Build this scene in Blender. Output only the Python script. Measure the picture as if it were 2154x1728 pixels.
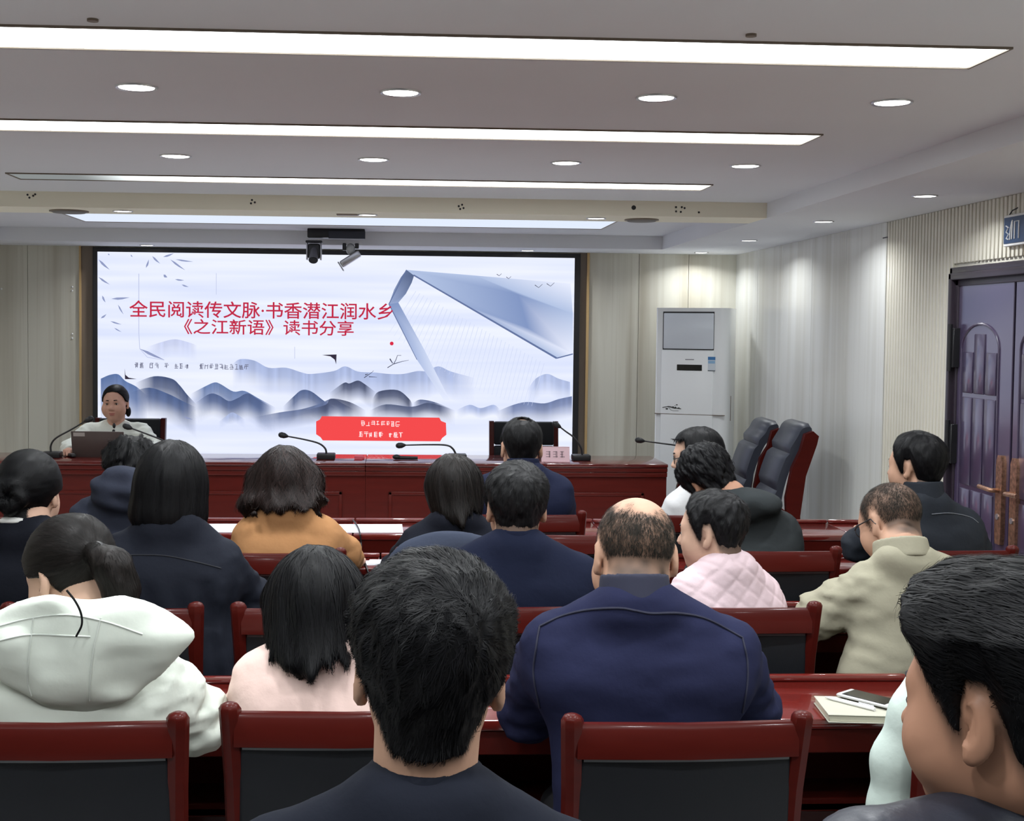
import bpy, bmesh, math, random
import numpy as np
from mathutils import Vector, Matrix

for o in list(bpy.data.objects):
    bpy.data.objects.remove(o, do_unlink=True)
scene = bpy.context.scene
COL = scene.collection

# ------------------------------------------------------------------ camera
F_, CX, CY = 2700.0, 971.0, 815.0            # focal length and principal point of the photograph
YAW, PITCH, ROLL = math.radians(3.0), 0.044, 0.0105
C0 = np.array([0.0, 0.0, 1.68])
fw = np.array([math.sin(YAW)*math.cos(PITCH), math.cos(YAW)*math.cos(PITCH), -math.sin(PITCH)])
r0 = np.array([math.cos(YAW), -math.sin(YAW), 0.0])
u0 = np.cross(r0, fw)
rt = math.cos(ROLL)*r0 + math.sin(ROLL)*u0
up = math.cos(ROLL)*u0 - math.sin(ROLL)*r0
cam = bpy.data.cameras.new('camera')
cam.sensor_fit = 'HORIZONTAL'; cam.sensor_width = 36.0
cam.lens = F_/2154.0*36.0
cam.shift_x = (1077.0-CX)/2154.0
cam.shift_y = -(864.0-CY)/2154.0
cam.clip_start = 0.05; cam.clip_end = 100
camo = bpy.data.objects.new('camera', cam)
COL.objects.link(camo)
camo.matrix_world = Matrix(((rt[0], up[0], -fw[0], C0[0]), (rt[1], up[1], -fw[1], C0[1]),
                            (rt[2], up[2], -fw[2], C0[2]), (0, 0, 0, 1)))
scene.camera = camo

# ------------------------------------------------------------------ world, exposure
w = bpy.data.worlds.new('world'); scene.world = w
w.use_nodes = True
w.node_tree.nodes['Background'].inputs[0].default_value = (0.55, 0.6, 0.7, 1)
w.node_tree.nodes['Background'].inputs[1].default_value = 0.02
scene.view_settings.view_transform = 'Standard'
scene.view_settings.look = 'None'
scene.view_settings.gamma = 1.0
scene.view_settings.use_curve_mapping = False
scene.view_settings.exposure = 0.0
scene.cycles.max_bounces = 8
scene.cycles.transparent_max_bounces = 24
scene.cycles.diffuse_bounces = 5
scene.cycles.glossy_bounces = 4
scene.cycles.sample_clamp_indirect = 4.0
scene.cycles.caustics_reflective = False
scene.cycles.caustics_refractive = False
DOWNLIGHT_W = 8.8
WALLWASH_W = 9.0
STRIP_E = 6.6
SCREEN_E = 1.06

# rays of the survey: where a sight line meets a real plane of the room
def ray(px, py): return fw + (px-CX)/F_*rt - (py-CY)/F_*up
def ony(px, py, y): r = ray(px, py); return C0 + r*(y/r[1])
def onx(px, py, x): r = ray(px, py); return C0 + r*(x/r[0])
def onz(px, py, z): r = ray(px, py); return C0 + r*((z-C0[2])/r[2])

# ------------------------------------------------------------------ materials
MATS = {}
def mat(name, color, rough=0.5, metal=0.0, spec=0.5, coat=0.0, coat_rough=0.1, noise=None, bump=None, emit=None, sheen=0.0, island=0.0):
    """noise=(scale xyz, amount, detail) darkens and lightens the colour; bump=(scale xyz, strength, distance)"""
    if name in MATS: return MATS[name]
    m = bpy.data.materials.new(name); m.use_nodes = True
    nt = m.node_tree; N = nt.nodes; L = nt.links
    b = N['Principled BSDF']
    b.inputs['Base Color'].default_value = (*color, 1)
    b.inputs['Roughness'].default_value = rough
    b.inputs['Metallic'].default_value = metal
    b.inputs['Specular IOR Level'].default_value = spec
    b.inputs['Coat Weight'].default_value = coat
    b.inputs['Coat Roughness'].default_value = coat_rough
    if sheen: 
        b.inputs['Sheen Weight'].default_value = sheen
        b.inputs['Sheen Roughness'].default_value = 0.5
    tc = None
    if noise or bump: tc = N.new('ShaderNodeTexCoord')
    src = None
    if noise:
        mp = N.new('ShaderNodeMapping'); mp.inputs['Scale'].default_value = noise[0]
        L.new(tc.outputs['Object'], mp.inputs['Vector'])
        nz = N.new('ShaderNodeTexNoise'); nz.inputs['Scale'].default_value = 1.0
        nz.inputs['Detail'].default_value = noise[2] if len(noise) > 2 else 3
        L.new(mp.outputs[0], nz.inputs['Vector'])
        rp = N.new('ShaderNodeMapRange')
        rp.inputs['From Min'].default_value = 0.25; rp.inputs['From Max'].default_value = 0.75
        rp.inputs['To Min'].default_value = 1-noise[1]; rp.inputs['To Max'].default_value = 1+noise[1]
        L.new(nz.outputs['Fac'], rp.inputs['Value'])
        src = rp.outputs[0]
    if island:
        g = N.new('ShaderNodeNewGeometry')
        ri = N.new('ShaderNodeMapRange')
        ri.inputs['To Min'].default_value = 1-island; ri.inputs['To Max'].default_value = 1+island*2.2
        L.new(g.outputs['Random Per Island'], ri.inputs['Value'])
        if src:
            mm = N.new('ShaderNodeMath'); mm.operation = 'MULTIPLY'
            L.new(src, mm.inputs[0]); L.new(ri.outputs[0], mm.inputs[1]); src = mm.outputs[0]
        else: src = ri.outputs[0]
    if src:
        vm = N.new('ShaderNodeVectorMath'); vm.operation = 'SCALE'
        vm.inputs[0].default_value = color
        L.new(src, vm.inputs['Scale']); L.new(vm.outputs[0], b.inputs['Base Color'])
    if bump:
        mp2 = N.new('ShaderNodeMapping'); mp2.inputs['Scale'].default_value = bump[0]
        L.new(tc.outputs['Object'], mp2.inputs['Vector'])
        nz2 = N.new('ShaderNodeTexNoise'); nz2.inputs['Scale'].default_value = 1.0; nz2.inputs['Detail'].default_value = 4
        L.new(mp2.outputs[0], nz2.inputs['Vector'])
        bp = N.new('ShaderNodeBump'); bp.inputs['Strength'].default_value = bump[1]; bp.inputs['Distance'].default_value = bump[2]
        L.new(nz2.outputs['Fac'], bp.inputs['Height']); L.new(bp.outputs[0], b.inputs['Normal'])
    if emit:
        b.inputs['Emission Color'].default_value = (*emit[0], 1); b.inputs['Emission Strength'].default_value = emit[1]
    MATS[name] = m
    return m

def srgb(r, g, b):
    f = lambda c: (c/255/12.92) if c/255 <= 0.04045 else ((c/255+0.055)/1.055)**2.4
    return (f(r), f(g), f(b))

def emis(name, rgb, strength=1.0, attr=False):
    if name in MATS: return MATS[name]
    m = bpy.data.materials.new(name); m.use_nodes = True
    nt = m.node_tree; nt.nodes.clear()
    out = nt.nodes.new('ShaderNodeOutputMaterial'); e = nt.nodes.new('ShaderNodeEmission')
    e.inputs[0].default_value = (*rgb, 1); e.inputs[1].default_value = strength
    if attr:
        a = nt.nodes.new('ShaderNodeVertexColor'); a.layer_name = 'Col'
        nt.links.new(a.outputs[0], e.inputs[0])
        tr = nt.nodes.new('ShaderNodeBsdfTransparent'); mxs = nt.nodes.new('ShaderNodeMixShader')
        nt.links.new(a.outputs['Alpha'], mxs.inputs[0]); nt.links.new(tr.outputs[0], mxs.inputs[1]); nt.links.new(e.outputs[0], mxs.inputs[2])
        nt.links.new(mxs.outputs[0], out.inputs[0])
    else: nt.links.new(e.outputs[0], out.inputs[0])
    MATS[name] = m
    return m

M_ceil = mat('ceiling_paint', (0.74, 0.755, 0.79), 0.85, spec=0.2, noise=((0.5, 0.7, 1), 0.04))
M_white = mat('white_paint', (0.72, 0.72, 0.72), 0.6)
M_trimgrey = mat('brown_grey_metal_trim', srgb(118, 105, 92), 0.45)
M_gold = mat('light_oak_edge', srgb(190, 160, 112), 0.5)
M_black = mat('black_plastic', (0.012, 0.012, 0.014), 0.45)
M_blackm = mat('black_metal', (0.015, 0.015, 0.018), 0.35, metal=0.3)
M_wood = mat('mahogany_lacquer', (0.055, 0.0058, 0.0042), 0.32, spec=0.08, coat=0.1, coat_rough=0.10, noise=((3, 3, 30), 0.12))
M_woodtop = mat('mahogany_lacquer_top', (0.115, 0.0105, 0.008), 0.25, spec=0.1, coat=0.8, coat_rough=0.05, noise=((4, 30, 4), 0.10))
M_woodfront_lit = mat('mahogany_lacquer_front_lit', (0.10, 0.011, 0.008), 0.34, spec=0.15, coat=0.2, coat_rough=0.10, noise=((3, 3, 30), 0.12))  # same lacquer as the chairs, light on the table front put into the colour
M_woodtop.node_tree.nodes['Principled BSDF'].inputs['Coat IOR'].default_value = 1.9
M_leather = mat('black_leather', (0.0075, 0.0085, 0.011), 0.55, spec=0.22, bump=((220, 220, 220), 0.15, 0.002))
M_pipe = mat('grey_leather_piping', (0.06, 0.062, 0.068), 0.4)
M_greyleather = mat('slate_leather', (0.022, 0.026, 0.04), 0.42, bump=((150, 150, 150), 0.15, 0.002))
M_silver = mat('silver_metal', (0.55, 0.55, 0.58), 0.3, metal=0.8)
M_floor = mat('floor_tile', (0.50, 0.50, 0.50), 0.3, noise=((2, 2, 2), 0.1))
M_skin = mat('skin', srgb(205, 160, 132), 0.5, spec=0.35, noise=((18, 18, 18), 0.06))

def wall_mat(name, base, dark, rough):
    m = bpy.data.materials.new(name); m.use_nodes = True
    nt = m.node_tree; N = nt.nodes; L = nt.links; b = N['Principled BSDF']
    tc = N.new('ShaderNodeTexCoord')
    mp = N.new('ShaderNodeMapping'); mp.inputs['Scale'].default_value = (7, 7, 0.25)
    L.new(tc.outputs['Object'], mp.inputs['Vector'])
    n1 = N.new('ShaderNodeTexNoise'); n1.inputs['Scale'].default_value = 1.0; n1.inputs['Detail'].default_value = 6; n1.inputs['Distortion'].default_value = 0.4
    L.new(mp.outputs[0], n1.inputs['Vector'])
    mp2 = N.new('ShaderNodeMapping'); mp2.inputs['Scale'].default_value = (26, 26, 0.3)
    L.new(tc.outputs['Object'], mp2.inputs['Vector'])
    n2 = N.new('ShaderNodeTexNoise'); n2.inputs['Scale'].default_value = 1.0; n2.inputs['Detail'].default_value = 3; n2.inputs['Distortion'].default_value = 0.6
    L.new(mp2.outputs[0], n2.inputs['Vector'])
    r1 = N.new('ShaderNodeMapRange'); r1.inputs['From Min'].default_value = 0.42; r1.inputs['From Max'].default_value = 0.70
    L.new(n1.outputs['Fac'], r1.inputs['Value'])
    r2 = N.new('ShaderNodeMapRange'); r2.inputs['From Min'].default_value = 0.55; r2.inputs['From Max'].default_value = 0.85; r2.inputs['To Max'].default_value = 0.6
    L.new(n2.outputs['Fac'], r2.inputs['Value'])
    ad = N.new('ShaderNodeMath'); ad.operation = 'ADD'; ad.use_clamp = True
    L.new(r1.outputs[0], ad.inputs[0]); L.new(r2.outputs[0], ad.inputs[1])
    mx = N.new('ShaderNodeMix'); mx.data_type = 'RGBA'
    mx.inputs['A'].default_value = (*base, 1); mx.inputs['B'].default_value = (*dark, 1)
    L.new(ad.outputs[0], mx.inputs['Factor']); L.new(mx.outputs['Result'], b.inputs['Base Color'])
    b.inputs['Roughness'].default_value = rough
    b.inputs['Specular IOR Level'].default_value = 0.5
    MATS[name] = m
    return m
M_wallF = wall_mat('cream_wood_grain_board', srgb(206, 204, 192), srgb(176, 170, 154), 0.45)
M_wallR = wall_mat('pale_gloss_wood_grain_board', srgb(216, 217, 214), srgb(198, 197, 190), 0.25)
M_flute = mat('cream_fluted_board', srgb(214, 210, 196), 0.35, noise=((3, 3, 0.3), 0.05))

# ------------------------------------------------------------------ mesh helpers
def link(name, me, m=None, parent=None):
    o = bpy.data.objects.new(name, me); COL.objects.link(o)
    if m is not None: me.materials.append(m)
    if parent is not None: o.parent = parent
    return o
def tag(o, label=None, cat=None, group=None, kind=None):
    if label: o['label'] = label
    if cat: o['category'] = cat
    if group: o['group'] = group
    if kind: o['kind'] = kind
    return o
def empty(name, loc, rz=0.0, label=None, cat=None, group=None):
    o = bpy.data.objects.new(name, None); COL.objects.link(o)
    o.location = [float(v) for v in loc]; o.rotation_euler = (0, 0, rz); o.empty_display_size = 0.1
    return tag(o, label, cat, group)
class MB:
    """collects shapes into one bmesh"""
    def __init__(s): s.bm = bmesh.new()
    def box(s, lo, hi, bev=0.0, seg=2, M=None):
        lo = np.array(lo, float); hi = np.array(hi, float)
        r = bmesh.ops.create_cube(s.bm, size=1.0)
        vs = r['verts']
        for v in vs: v.co = Vector(((v.co.x+.5)*(hi[0]-lo[0])+lo[0], (v.co.y+.5)*(hi[1]-lo[1])+lo[1], (v.co.z+.5)*(hi[2]-lo[2])+lo[2]))
        if M is not None: bmesh.ops.transform(s.bm, matrix=M, verts=vs)
        if bev > 0:
            es = list({e for v in vs for e in v.link_edges})
            bmesh.ops.bevel(s.bm, geom=es, offset=bev, segments=seg, profile=0.5, affect='EDGES')
        return s
    def cyl(s, a, b, r1, r2=None, n=16, caps=True):
        a = Vector([float(x) for x in a]); b = Vector([float(x) for x in b]); r2 = r1 if r2 is None else r2
        d = b-a; q = Vector((0, 0, 1)).rotation_difference(d.normalized()).to_matrix().to_4x4()
        bmesh.ops.create_cone(s.bm, cap_ends=caps, segments=n, radius1=r1, radius2=r2, depth=d.length, matrix=Matrix.Translation((a+b)/2) @ q)
        return s
    def tube(s, pts, r, n=8):
        pts = [Vector([float(x) for x in p]) for p in pts]
        rs = r if hasattr(r, '__len__') else [r]*len(pts)
        rings = []; prev = None
        for i, p in enumerate(pts):
            t = (pts[min(i+1, len(pts)-1)]-pts[max(i-1, 0)]).normalized()
            if prev is None:
                a = t.orthogonal().normalized()
            else:
                a = (prev - t*prev.dot(t)).normalized()
            prev = a; c = t.cross(a)
            rings.append([s.bm.verts.new(p+(a*math.cos(k*2*math.pi/n)+c*math.sin(k*2*math.pi/n))*rs[i]) for k in range(n)])
        for A, B in zip(rings, rings[1:]):
            for k in range(n): s.bm.faces.new((A[k], A[(k+1) % n], B[(k+1) % n], B[k]))
        s.bm.faces.new(rings[0][::-1]); s.bm.faces.new(rings[-1])
        return s
    def ball(s, c, r, R=None, u=16, v=10):
        r = (r, r, r) if not hasattr(r, '__len__') else r
        Mx = Matrix.Translation([float(x) for x in c]) @ (R.to_4x4() if R else Matrix.Identity(4)) @ Matrix.Diagonal((*r, 1))
        bmesh.ops.create_uvsphere(s.bm, u_segments=u, v_segments=v, radius=1.0, matrix=Mx)
        return s
    def prism(s, pts, axis, lo, hi):
        """polygon pts (2-D) extruded along axis from lo to hi"""
        def P(p, h): return {'x': (h, p[0], p[1]), 'y': (p[0], h, p[1]), 'z': (p[0], p[1], h)}[axis]
        A = [s.bm.verts.new(P(p, lo)) for p in pts]; B = [s.bm.verts.new(P(p, hi)) for p in pts]
        n = len(pts)
        s.bm.faces.new(A); s.bm.faces.new(B[::-1])
        for k in range(n): s.bm.faces.new((A[k], B[k], B[(k+1) % n], A[(k+1) % n]))
        return s
    def sweep(s, secs):
        """list of rings (lists of 3-D points, same count) lofted and capped"""
        R = [[s.bm.verts.new([float(c) for c in p]) for p in ring] for ring in secs]
        n = len(R[0])
        for A, B in zip(R, R[1:]):
            for k in range(n): s.bm.faces.new((A[k], A[(k+1) % n], B[(k+1) % n], B[k]))
        s.bm.faces.new(R[0][::-1]); s.bm.faces.new(R[-1])
        return s
    def build(s, name, m=None, parent=None, smooth=True, ang=0.7):
        bmesh.ops.recalc_face_normals(s.bm, faces=s.bm.faces)
        me = bpy.data.meshes.new(name); s.bm.to_mesh(me); s.bm.free()
        if smooth:
            me.polygons.foreach_set('use_smooth', [True]*len(me.polygons))
            me.set_sharp_from_angle(angle=ang)
        return link(name, me, m, parent)
def copy_tree(o, parent=None):
    c = o.copy(); COL.objects.link(c)
    if parent is not None: c.parent = parent
    for ch in list(o.children): copy_tree(ch, c)
    return c
def spline(pts, n=24):
    """Catmull-Rom through pts"""
    P = np.array(pts, float); P = np.vstack([2*P[0]-P[1], P, 2*P[-1]-P[-2]])
    out = []
    for i in range(1, len(P)-2):
        for t in np.linspace(0, 1, n, endpoint=False):
            a, b, c, d = P[i-1:i+3]
            out.append(0.5*((2*b)+(-a+c)*t+(2*a-5*b+4*c-d)*t*t+(-a+3*b-3*c+d)*t**3))
    out.append(P[-2]); return np.array(out)

# ================================================================== the room
XR, XL, YF, YB = 2.889, -3.85, 10.75, -2.6
ZS, ZU = 2.343, 2.429
CXR, CXL = 2.12, -3.10          # edges of the raised ceiling
YBEAM0, YBEAM1, YCOF = 7.28, 7.66, 10.16

o = MB().box((XL-.2, YB-.2, -.12), (XR+.2, YF+.3, 0)).build('floor', M_floor, smooth=False); tag(o, kind='structure')
ceil = MB().box((CXL-.05, YB, ZU), (CXR+.05, YBEAM0+.1, ZU+.1)).build('ceiling', M_ceil, smooth=False); tag(ceil, kind='structure')
MB().box((CXL-.05, YBEAM1-.05, 2.448), (CXR+.05, YCOF+.05, 2.548)).build('front_coffer', M_ceil, ceil, smooth=False)
MB().box((CXR, YB, ZS), (XR+.1, YF+.1, ZU+.25)).build('soffit', M_ceil, ceil, smooth=False)
MB().box((XL-.1, YB, ZS), (CXL, YF+.1, ZU+.25)).build('soffit', M_ceil, ceil, smooth=False)
MB().box((CXL, YCOF, ZS), (CXR, YF+.1, ZU+.25)).build('soffit', M_ceil, ceil, smooth=False)
beam = MB().box((CXL, YBEAM0, ZS), (CXR, YBEAM1, ZU+.2))  .build('beam', mat('cream_paint', (.88, .84, .70), .8, spec=.2), ceil, smooth=False)
# screw holes left in the beam face
mb = MB(); random.seed(3)
for (px, py) in ((62, 416), (70, 412), (74, 409), (58, 410), (530, 421), (536, 426), (528, 428), (965, 434), (972, 431), (968, 440), (975, 438),
                 (1422, 436), (1434, 436), (1422, 445), (1432, 446), (1440, 438), (1470, 447)):
    p = ony(px, py, YBEAM0); mb.cyl((p[0], YBEAM0-.002, p[2]), (p[0], YBEAM0+.01, p[2]), .006, n=8)
p = ony(1333, 437, YBEAM0); mb.cyl((p[0], YBEAM0-.002, p[2]), (p[0], YBEAM0+.01, p[2]), .013, n=14)
mb.build('screw_hole', M_black, beam)

tag(MB().box((XL, YF, 0), (XR, YF+.1, ZS+.3)).build('wall_front', M_wallF, smooth=False), kind='structure')
wf = bpy.data.objects['wall_front']
SXL, SXR = -2.594, 1.625
def boards(parent, x0, x1, n, m):
    e = np.linspace(x0, x1, n+1)
    for a, b in zip(e, e[1:]): MB().box((a+.0015, YF-.018, 0), (b-.0015, YF+.01, ZS), .0015, 1).build('panel', m, parent, smooth=False)
boards(wf, XL, SXL, 3, M_wallF); boards(wf, SXR, XR, 3, M_wallF)
wr = MB().box((XR, YB, 0), (XR+.1, YF+.1, ZS+.3)).build('wall_right', M_flute, smooth=False); tag(wr, kind='structure')
e = np.linspace(7.41, YF, 6)
for a, b in zip(e, e[1:]): MB().box((XR-.016, a+.0015, 0), (XR+.01, b-.0015, ZS), .0015, 1).build('panel', M_wallR, wr, smooth=False)
mb = MB(); y = 7.40; prof = []
while y > YB:
    if not (5.0 < y < 6.52):
        mb.box((XR-.016, y-.031, 0), (XR+.005, y, ZS), .004, 1)
    else:
        mb.box((XR-.016, y-.031, 2.05), (XR+.005, y, ZS), .004, 1)
    y -= .041
o = mb.build('slat', M_flute, wr); tag(o, kind='stuff')
MB().box((XR-.018, 7.395, 2.25), (XR-.012, 7.47, 2.256)).build('cover_strip', M_black, wr)
tag(MB().box((XL-.1, YB, 0), (XL, YF+.1, ZS+.3)).build('wall_left', M_wallF, smooth=False), kind='structure')
tag(MB().box((XL-.1, YB-.1, 0), (XR+.1, YB, ZS+.3)).build('wall_back', mat('dark_unseen_wall', (.10, .085, .075), .9), smooth=False), kind='structure')  # unseen wall, made dark so that little light comes back off it
tag(MB().box((SXL, YF-.03, .25), (SXL+.015, YF, ZS)).build('trim_1', M_gold), kind='structure')
tag(MB().box((SXR-.02, YF-.03, .25), (SXR, YF, ZS)).build('trim_2', M_gold), kind='structure')
tag(MB().box((SXL+.015, YF-.015, .25), (-2.48, YF, ZS)).build('trim_3', M_trimgrey), kind='structure')
tag(MB().box((1.545, YF-.015, .25), (SXR-.02, YF, ZS)).build('trim_4', M_trimgrey), kind='structure')
# small fixings on the panels at the side of the screen
mb = MB()
for (px, py) in ((152, 604), (152, 612), (152, 703), (152, 712), (3, 608)):
    p = ony(px, py, YF-.018); mb.ball(p, (.008, .006, .008))
mb.build('fixing', M_white, wf)

# ------------------------------------------------------------------ ceiling lights
def strip(x0, x1, y0, y1, z, label, lm=None):
    t = empty('ceiling_light_strip', ((x0+x1)/2, (y0+y1)/2, z), 0, label, 'ceiling light', 'long light strips in the ceiling')
    hx, hy = (x1-x0)/2, (y1-y0)/2
    mb = MB()
    for a in (((-hx-.007, -hy-.007), (hx+.007, -hy)), ((-hx-.007, hy), (hx+.007, hy+.007)), ((-hx-.007, -hy), (-hx, hy)), ((hx, -hy), (hx+.007, hy))):
        mb.box((*a[0], -.006), (*a[1], .01))
    mb.build('frame', M_trimgrey, t)
    MB().box((-hx, -hy, -.002), (hx, hy, .008)).build('diffuser', lm or emis('strip_light', (0.93, 1.0, 1.0), STRIP_E), t, smooth=False)
    return t
SX0, SX1 = -1.90, 1.585
strip(SX0, SX1, 3.285, 3.53, ZU, 'long white light strip nearest the camera, above the first row of downlights')
strip(SX0, SX1, 4.76, 5.01, ZU, 'long white light strip between the two rows of downlights')
fade = emis('strip_light_fading', (0.93, 1.0, 1.0), STRIP_E); nt = fade.node_tree      # its tube dies out towards one end
tcn = nt.nodes.new('ShaderNodeTexCoord'); sx = nt.nodes.new('ShaderNodeSeparateXYZ'); nt.links.new(tcn.outputs['Object'], sx.inputs[0])
mrn = nt.nodes.new('ShaderNodeMapRange'); mrn.inputs['From Min'].default_value = -1.45; mrn.inputs['From Max'].default_value = -.35
mrn.inputs['To Min'].default_value = .28; mrn.inputs['To Max'].default_value = STRIP_E; mrn.interpolation_type = 'SMOOTHSTEP'
nt.links.new(sx.outputs[0], mrn.inputs['Value']); nt.links.new(mrn.outputs[0], nt.nodes['Emission'].inputs[1])
strip(SX0, SX1, 6.42, 6.66, ZU, 'narrow looking light strip just before the cream beam', fade)
strip(-2.25, 1.52, 8.80, 9.50, 2.448, 'pale bluish light strip in the ceiling recess before the screen', emis('strip_light_blue', (0.78, 0.86, 1.0), 1.0))
strip(SX0, SX1, 1.80, 2.05, ZU, 'long light strip above the back rows, out of view')
strip(SX0, SX1, 0.30, 0.55, ZU, 'long light strip over the back of the room, out of view')
def downlight(x, y, z, r, label, watt, spot=None):
    t = empty('downlight', (x, y, z), 0, label, 'downlight', 'round ceiling downlights')
    mb = MB()
    ring = [(r*1.0, -.002), (r*1.16, -.006), (r*1.2, -.001), (r*1.2, .01), (r*1.0, .01)]
    n = 28
    R = [[(rr*math.cos(k*2*math.pi/n), rr*math.sin(k*2*math.pi/n), zz) for k in range(n)] for rr, zz in ring]
    V = [[mb.bm.verts.new(p) for p in q] for q in R]
    for A, B in zip(V, V[1:]+V[:1]):
        for k in range(n): mb.bm.faces.new((A[k], A[(k+1) % n], B[(k+1) % n], B[k]))
    mb.build('trim_ring', M_silver, t)
    MB().cyl((0, 0, -.003), (0, 0, .008), r, n=28).build('lens', emis('downlight_lens', (1.0, 0.98, 0.95), 9.0), t, smooth=False)
    l = bpy.data.lights.new('downlight_lamp', 'AREA'); l.shape = 'DISK'; l.size = r*2; l.energy = watt; l.color = (0.97, 1.0, 1.02)
    l.spread = math.radians(150)
    lo = bpy.data.objects.new('downlight_lamp', l); COL.objects.link(lo); lo.parent = t; lo.location = (0, 0, -.012)
    return t
ordn = ['leftmost', 'second from the left', 'third from the left', 'rightmost']
for k, x in enumerate((-.81, .012, .825, 1.59)): downlight(x, 4.085, ZU, .055, f'round downlight between the two nearest light strips, {ordn[k]} in its row', DOWNLIGHT_W)
for k, x in enumerate((-.96, -.10, .75, 1.555)): downlight(x, 5.69, ZU, .058, f'round downlight in the row just before the third light strip, {ordn[k]}', DOWNLIGHT_W)
for y in (2.5, .9):
    for x in (-.81, .012, .825, 1.59): downlight(x, y, ZU, .055, 'round downlight over the back rows, out of view', DOWNLIGHT_W)
for k, x in enumerate((-1.555, -.163, 1.163)): downlight(x, 7.45, ZS, .048, ['round downlight under the beam at the left', 'round downlight under the beam, middle one above the cameras', 'round downlight under the beam at the right'][k], DOWNLIGHT_W*.8)
sidelab = {10.45: 'small downlight in the corner above the air conditioner', 9.03: 'round downlight in the side soffit above the two spare armchairs', 7.44: 'round downlight in the side soffit above the glossy wall panels', 6.0: 'round downlight in the side soffit nearest the exit sign'}
for y in (10.45, 9.03, 7.44, 6.0, 4.5, 3.0, 1.5):
    downlight(2.505, y, ZS, .05, sidelab.get(y, 'round downlight in the side soffit, out of view'), DOWNLIGHT_W*.6)
for y in (9.0, 7.44, 6.0, 4.5, 3.0, 1.5): downlight(-3.48, y, ZS, .05, 'round downlight in the far side soffit, out of view', DOWNLIGHT_W*.8)
for x, l in ((-2.0, 'small downlight above the upper left corner of the screen'), (1.08, 'small downlight above the upper right part of the screen')): downlight(x, 10.5, ZS, .05, l, WALLWASH_W)
# ceiling loudspeakers and vents under the beam
for (x, y, r, l) in ((-1.87, 7.5, .11, 'round grey ceiling loudspeaker under the beam at the left'), (1.44, 7.5, .1, 'round grey ceiling loudspeaker under the beam at the right')):
    t = empty('ceiling_loudspeaker', (x, y, ZS), 0, l, 'loudspeaker', 'round ceiling loudspeakers')
    MB().cyl((0, 0, -.006), (0, 0, .006), r, n=28).build('rim', M_trimgrey, t)
    MB().cyl((0, 0, -.012), (0, 0, -.004), r*.82, r*.9, n=28).build('grille', mat('grey_grille', (.2, .19, .18), .7), t)
o = MB().box((-.06, -.03, -.006), (.06, .03, .004), .002, 1).build('ceiling_plate', M_trimgrey); o.location = (-.28, 7.45, ZS)
tag(o, 'small grey plate beside the middle downlight under the beam', 'ceiling plate')
mb = MB()
for (px, py) in ((195, 40), (1580, 72)):
    p = onz(px, py, ZU); mb = MB(); mb.cyl((0, 0, -.006), (0, 0, .004), .014, n=12); o = mb.build('ceiling_sensor', M_trimgrey); o.location = p
    tag(o, 'tiny grey ceiling fixing at the left before the nearest light strip' if px < 500 else 'tiny grey ceiling fixing at the right before the nearest light strip', 'sensor')
# ================================================================== the LED screen
YS = 10.705
scr = empty('led_screen', (-.47, YS, .6), 0, 'large wall-mounted LED screen showing a title slide with ink mountains and an open book', 'screen')
def sloc(o):
    o.location = (0.47, -YS, -.6); return o       # children are given in room coordinates
def flat(polys, name, m, off, cols=None, parent=scr):
    """flat shapes lying on the screen; polys are lists of sight-line pixels, off the layer in mm"""
    V = []; Fc = []; C = []
    for i, pl in enumerate(polys):
        b = len(V)
        for j, p in enumerate(pl):
            q = ony(p[0], p[1], YS-off*.001)
            V.append(tuple(q))
            if cols is not None: C.append(cols[i][j])
        Fc.append(tuple(range(b, b+len(pl))))
    me = bpy.data.meshes.new(name); me.from_pydata(V, [], Fc)
    if cols is not None:
        ca = me.color_attributes.new('Col', 'FLOAT_COLOR', 'POINT')
        ca.data.foreach_set('color', np.array([(*c, 1)[:4] for c in C], np.float32).ravel())
    return sloc(link(name, me, m, parent))
BL, BR, TL, TR = (211, 957), (1203, 966), (205, 528), (1209, 545)
lo = ony(*BL, YS); hi = ony(*TR, YS); lo[0] = ony(*TL, YS)[0]; hi[0] = 1.497; hi[2] = 2.297; lo[2] = .612
sloc(MB().box((lo[0]-.04, YS+.0006, lo[2]-.045), (hi[0]+.05, YS+.04, hi[2]+.035), .003, 1).build('bezel', M_black, scr))
# background of the slide: near white with faint horizontal banding
m = bpy.data.materials.new('slide_background'); m.use_nodes = True; nt = m.node_tree; nt.nodes.clear()
out = nt.nodes.new('ShaderNodeOutputMaterial'); e_ = nt.nodes.new('ShaderNodeEmission'); tc = nt.nodes.new('ShaderNodeTexCoord')
mp = nt.nodes.new('ShaderNodeMapping'); mp.inputs['Scale'].default_value = (.25, 1, 5.5); nt.links.new(tc.outputs['Object'], mp.inputs[0])
nz = nt.nodes.new('ShaderNodeTexNoise'); nz.inputs['Scale'].default_value = 1.6; nz.inputs['Detail'].default_value = 2; nt.links.new(mp.outputs[0], nz.inputs['Vector'])
cr = nt.nodes.new('ShaderNodeValToRGB'); cr.color_ramp.elements[0].position = .33; cr.color_ramp.elements[1].position = .66
BGA, BGB = srgb(216, 224, 250), srgb(236, 240, 253)
cr.color_ramp.elements[0].color = (*BGA, 1); cr.color_ramp.elements[1].color = (*BGB, 1)
nt.links.new(nz.outputs['Fac'], cr.inputs[0]); nt.links.new(cr.outputs[0], e_.inputs[0]); e_.inputs[1].default_value = SCREEN_E
nt.links.new(e_.outputs[0], out.inputs[0])
me = bpy.data.meshes.new('display'); me.from_pydata([(lo[0], YS, lo[2]), (hi[0], YS, lo[2]), (hi[0], YS, hi[2]), (lo[0], YS, hi[2])], [], [(0, 1, 2, 3)])
sloc(link('display', me, m, scr))
ME = emis('slide_colours', (1, 1, 1), SCREEN_E, attr=True)
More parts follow.
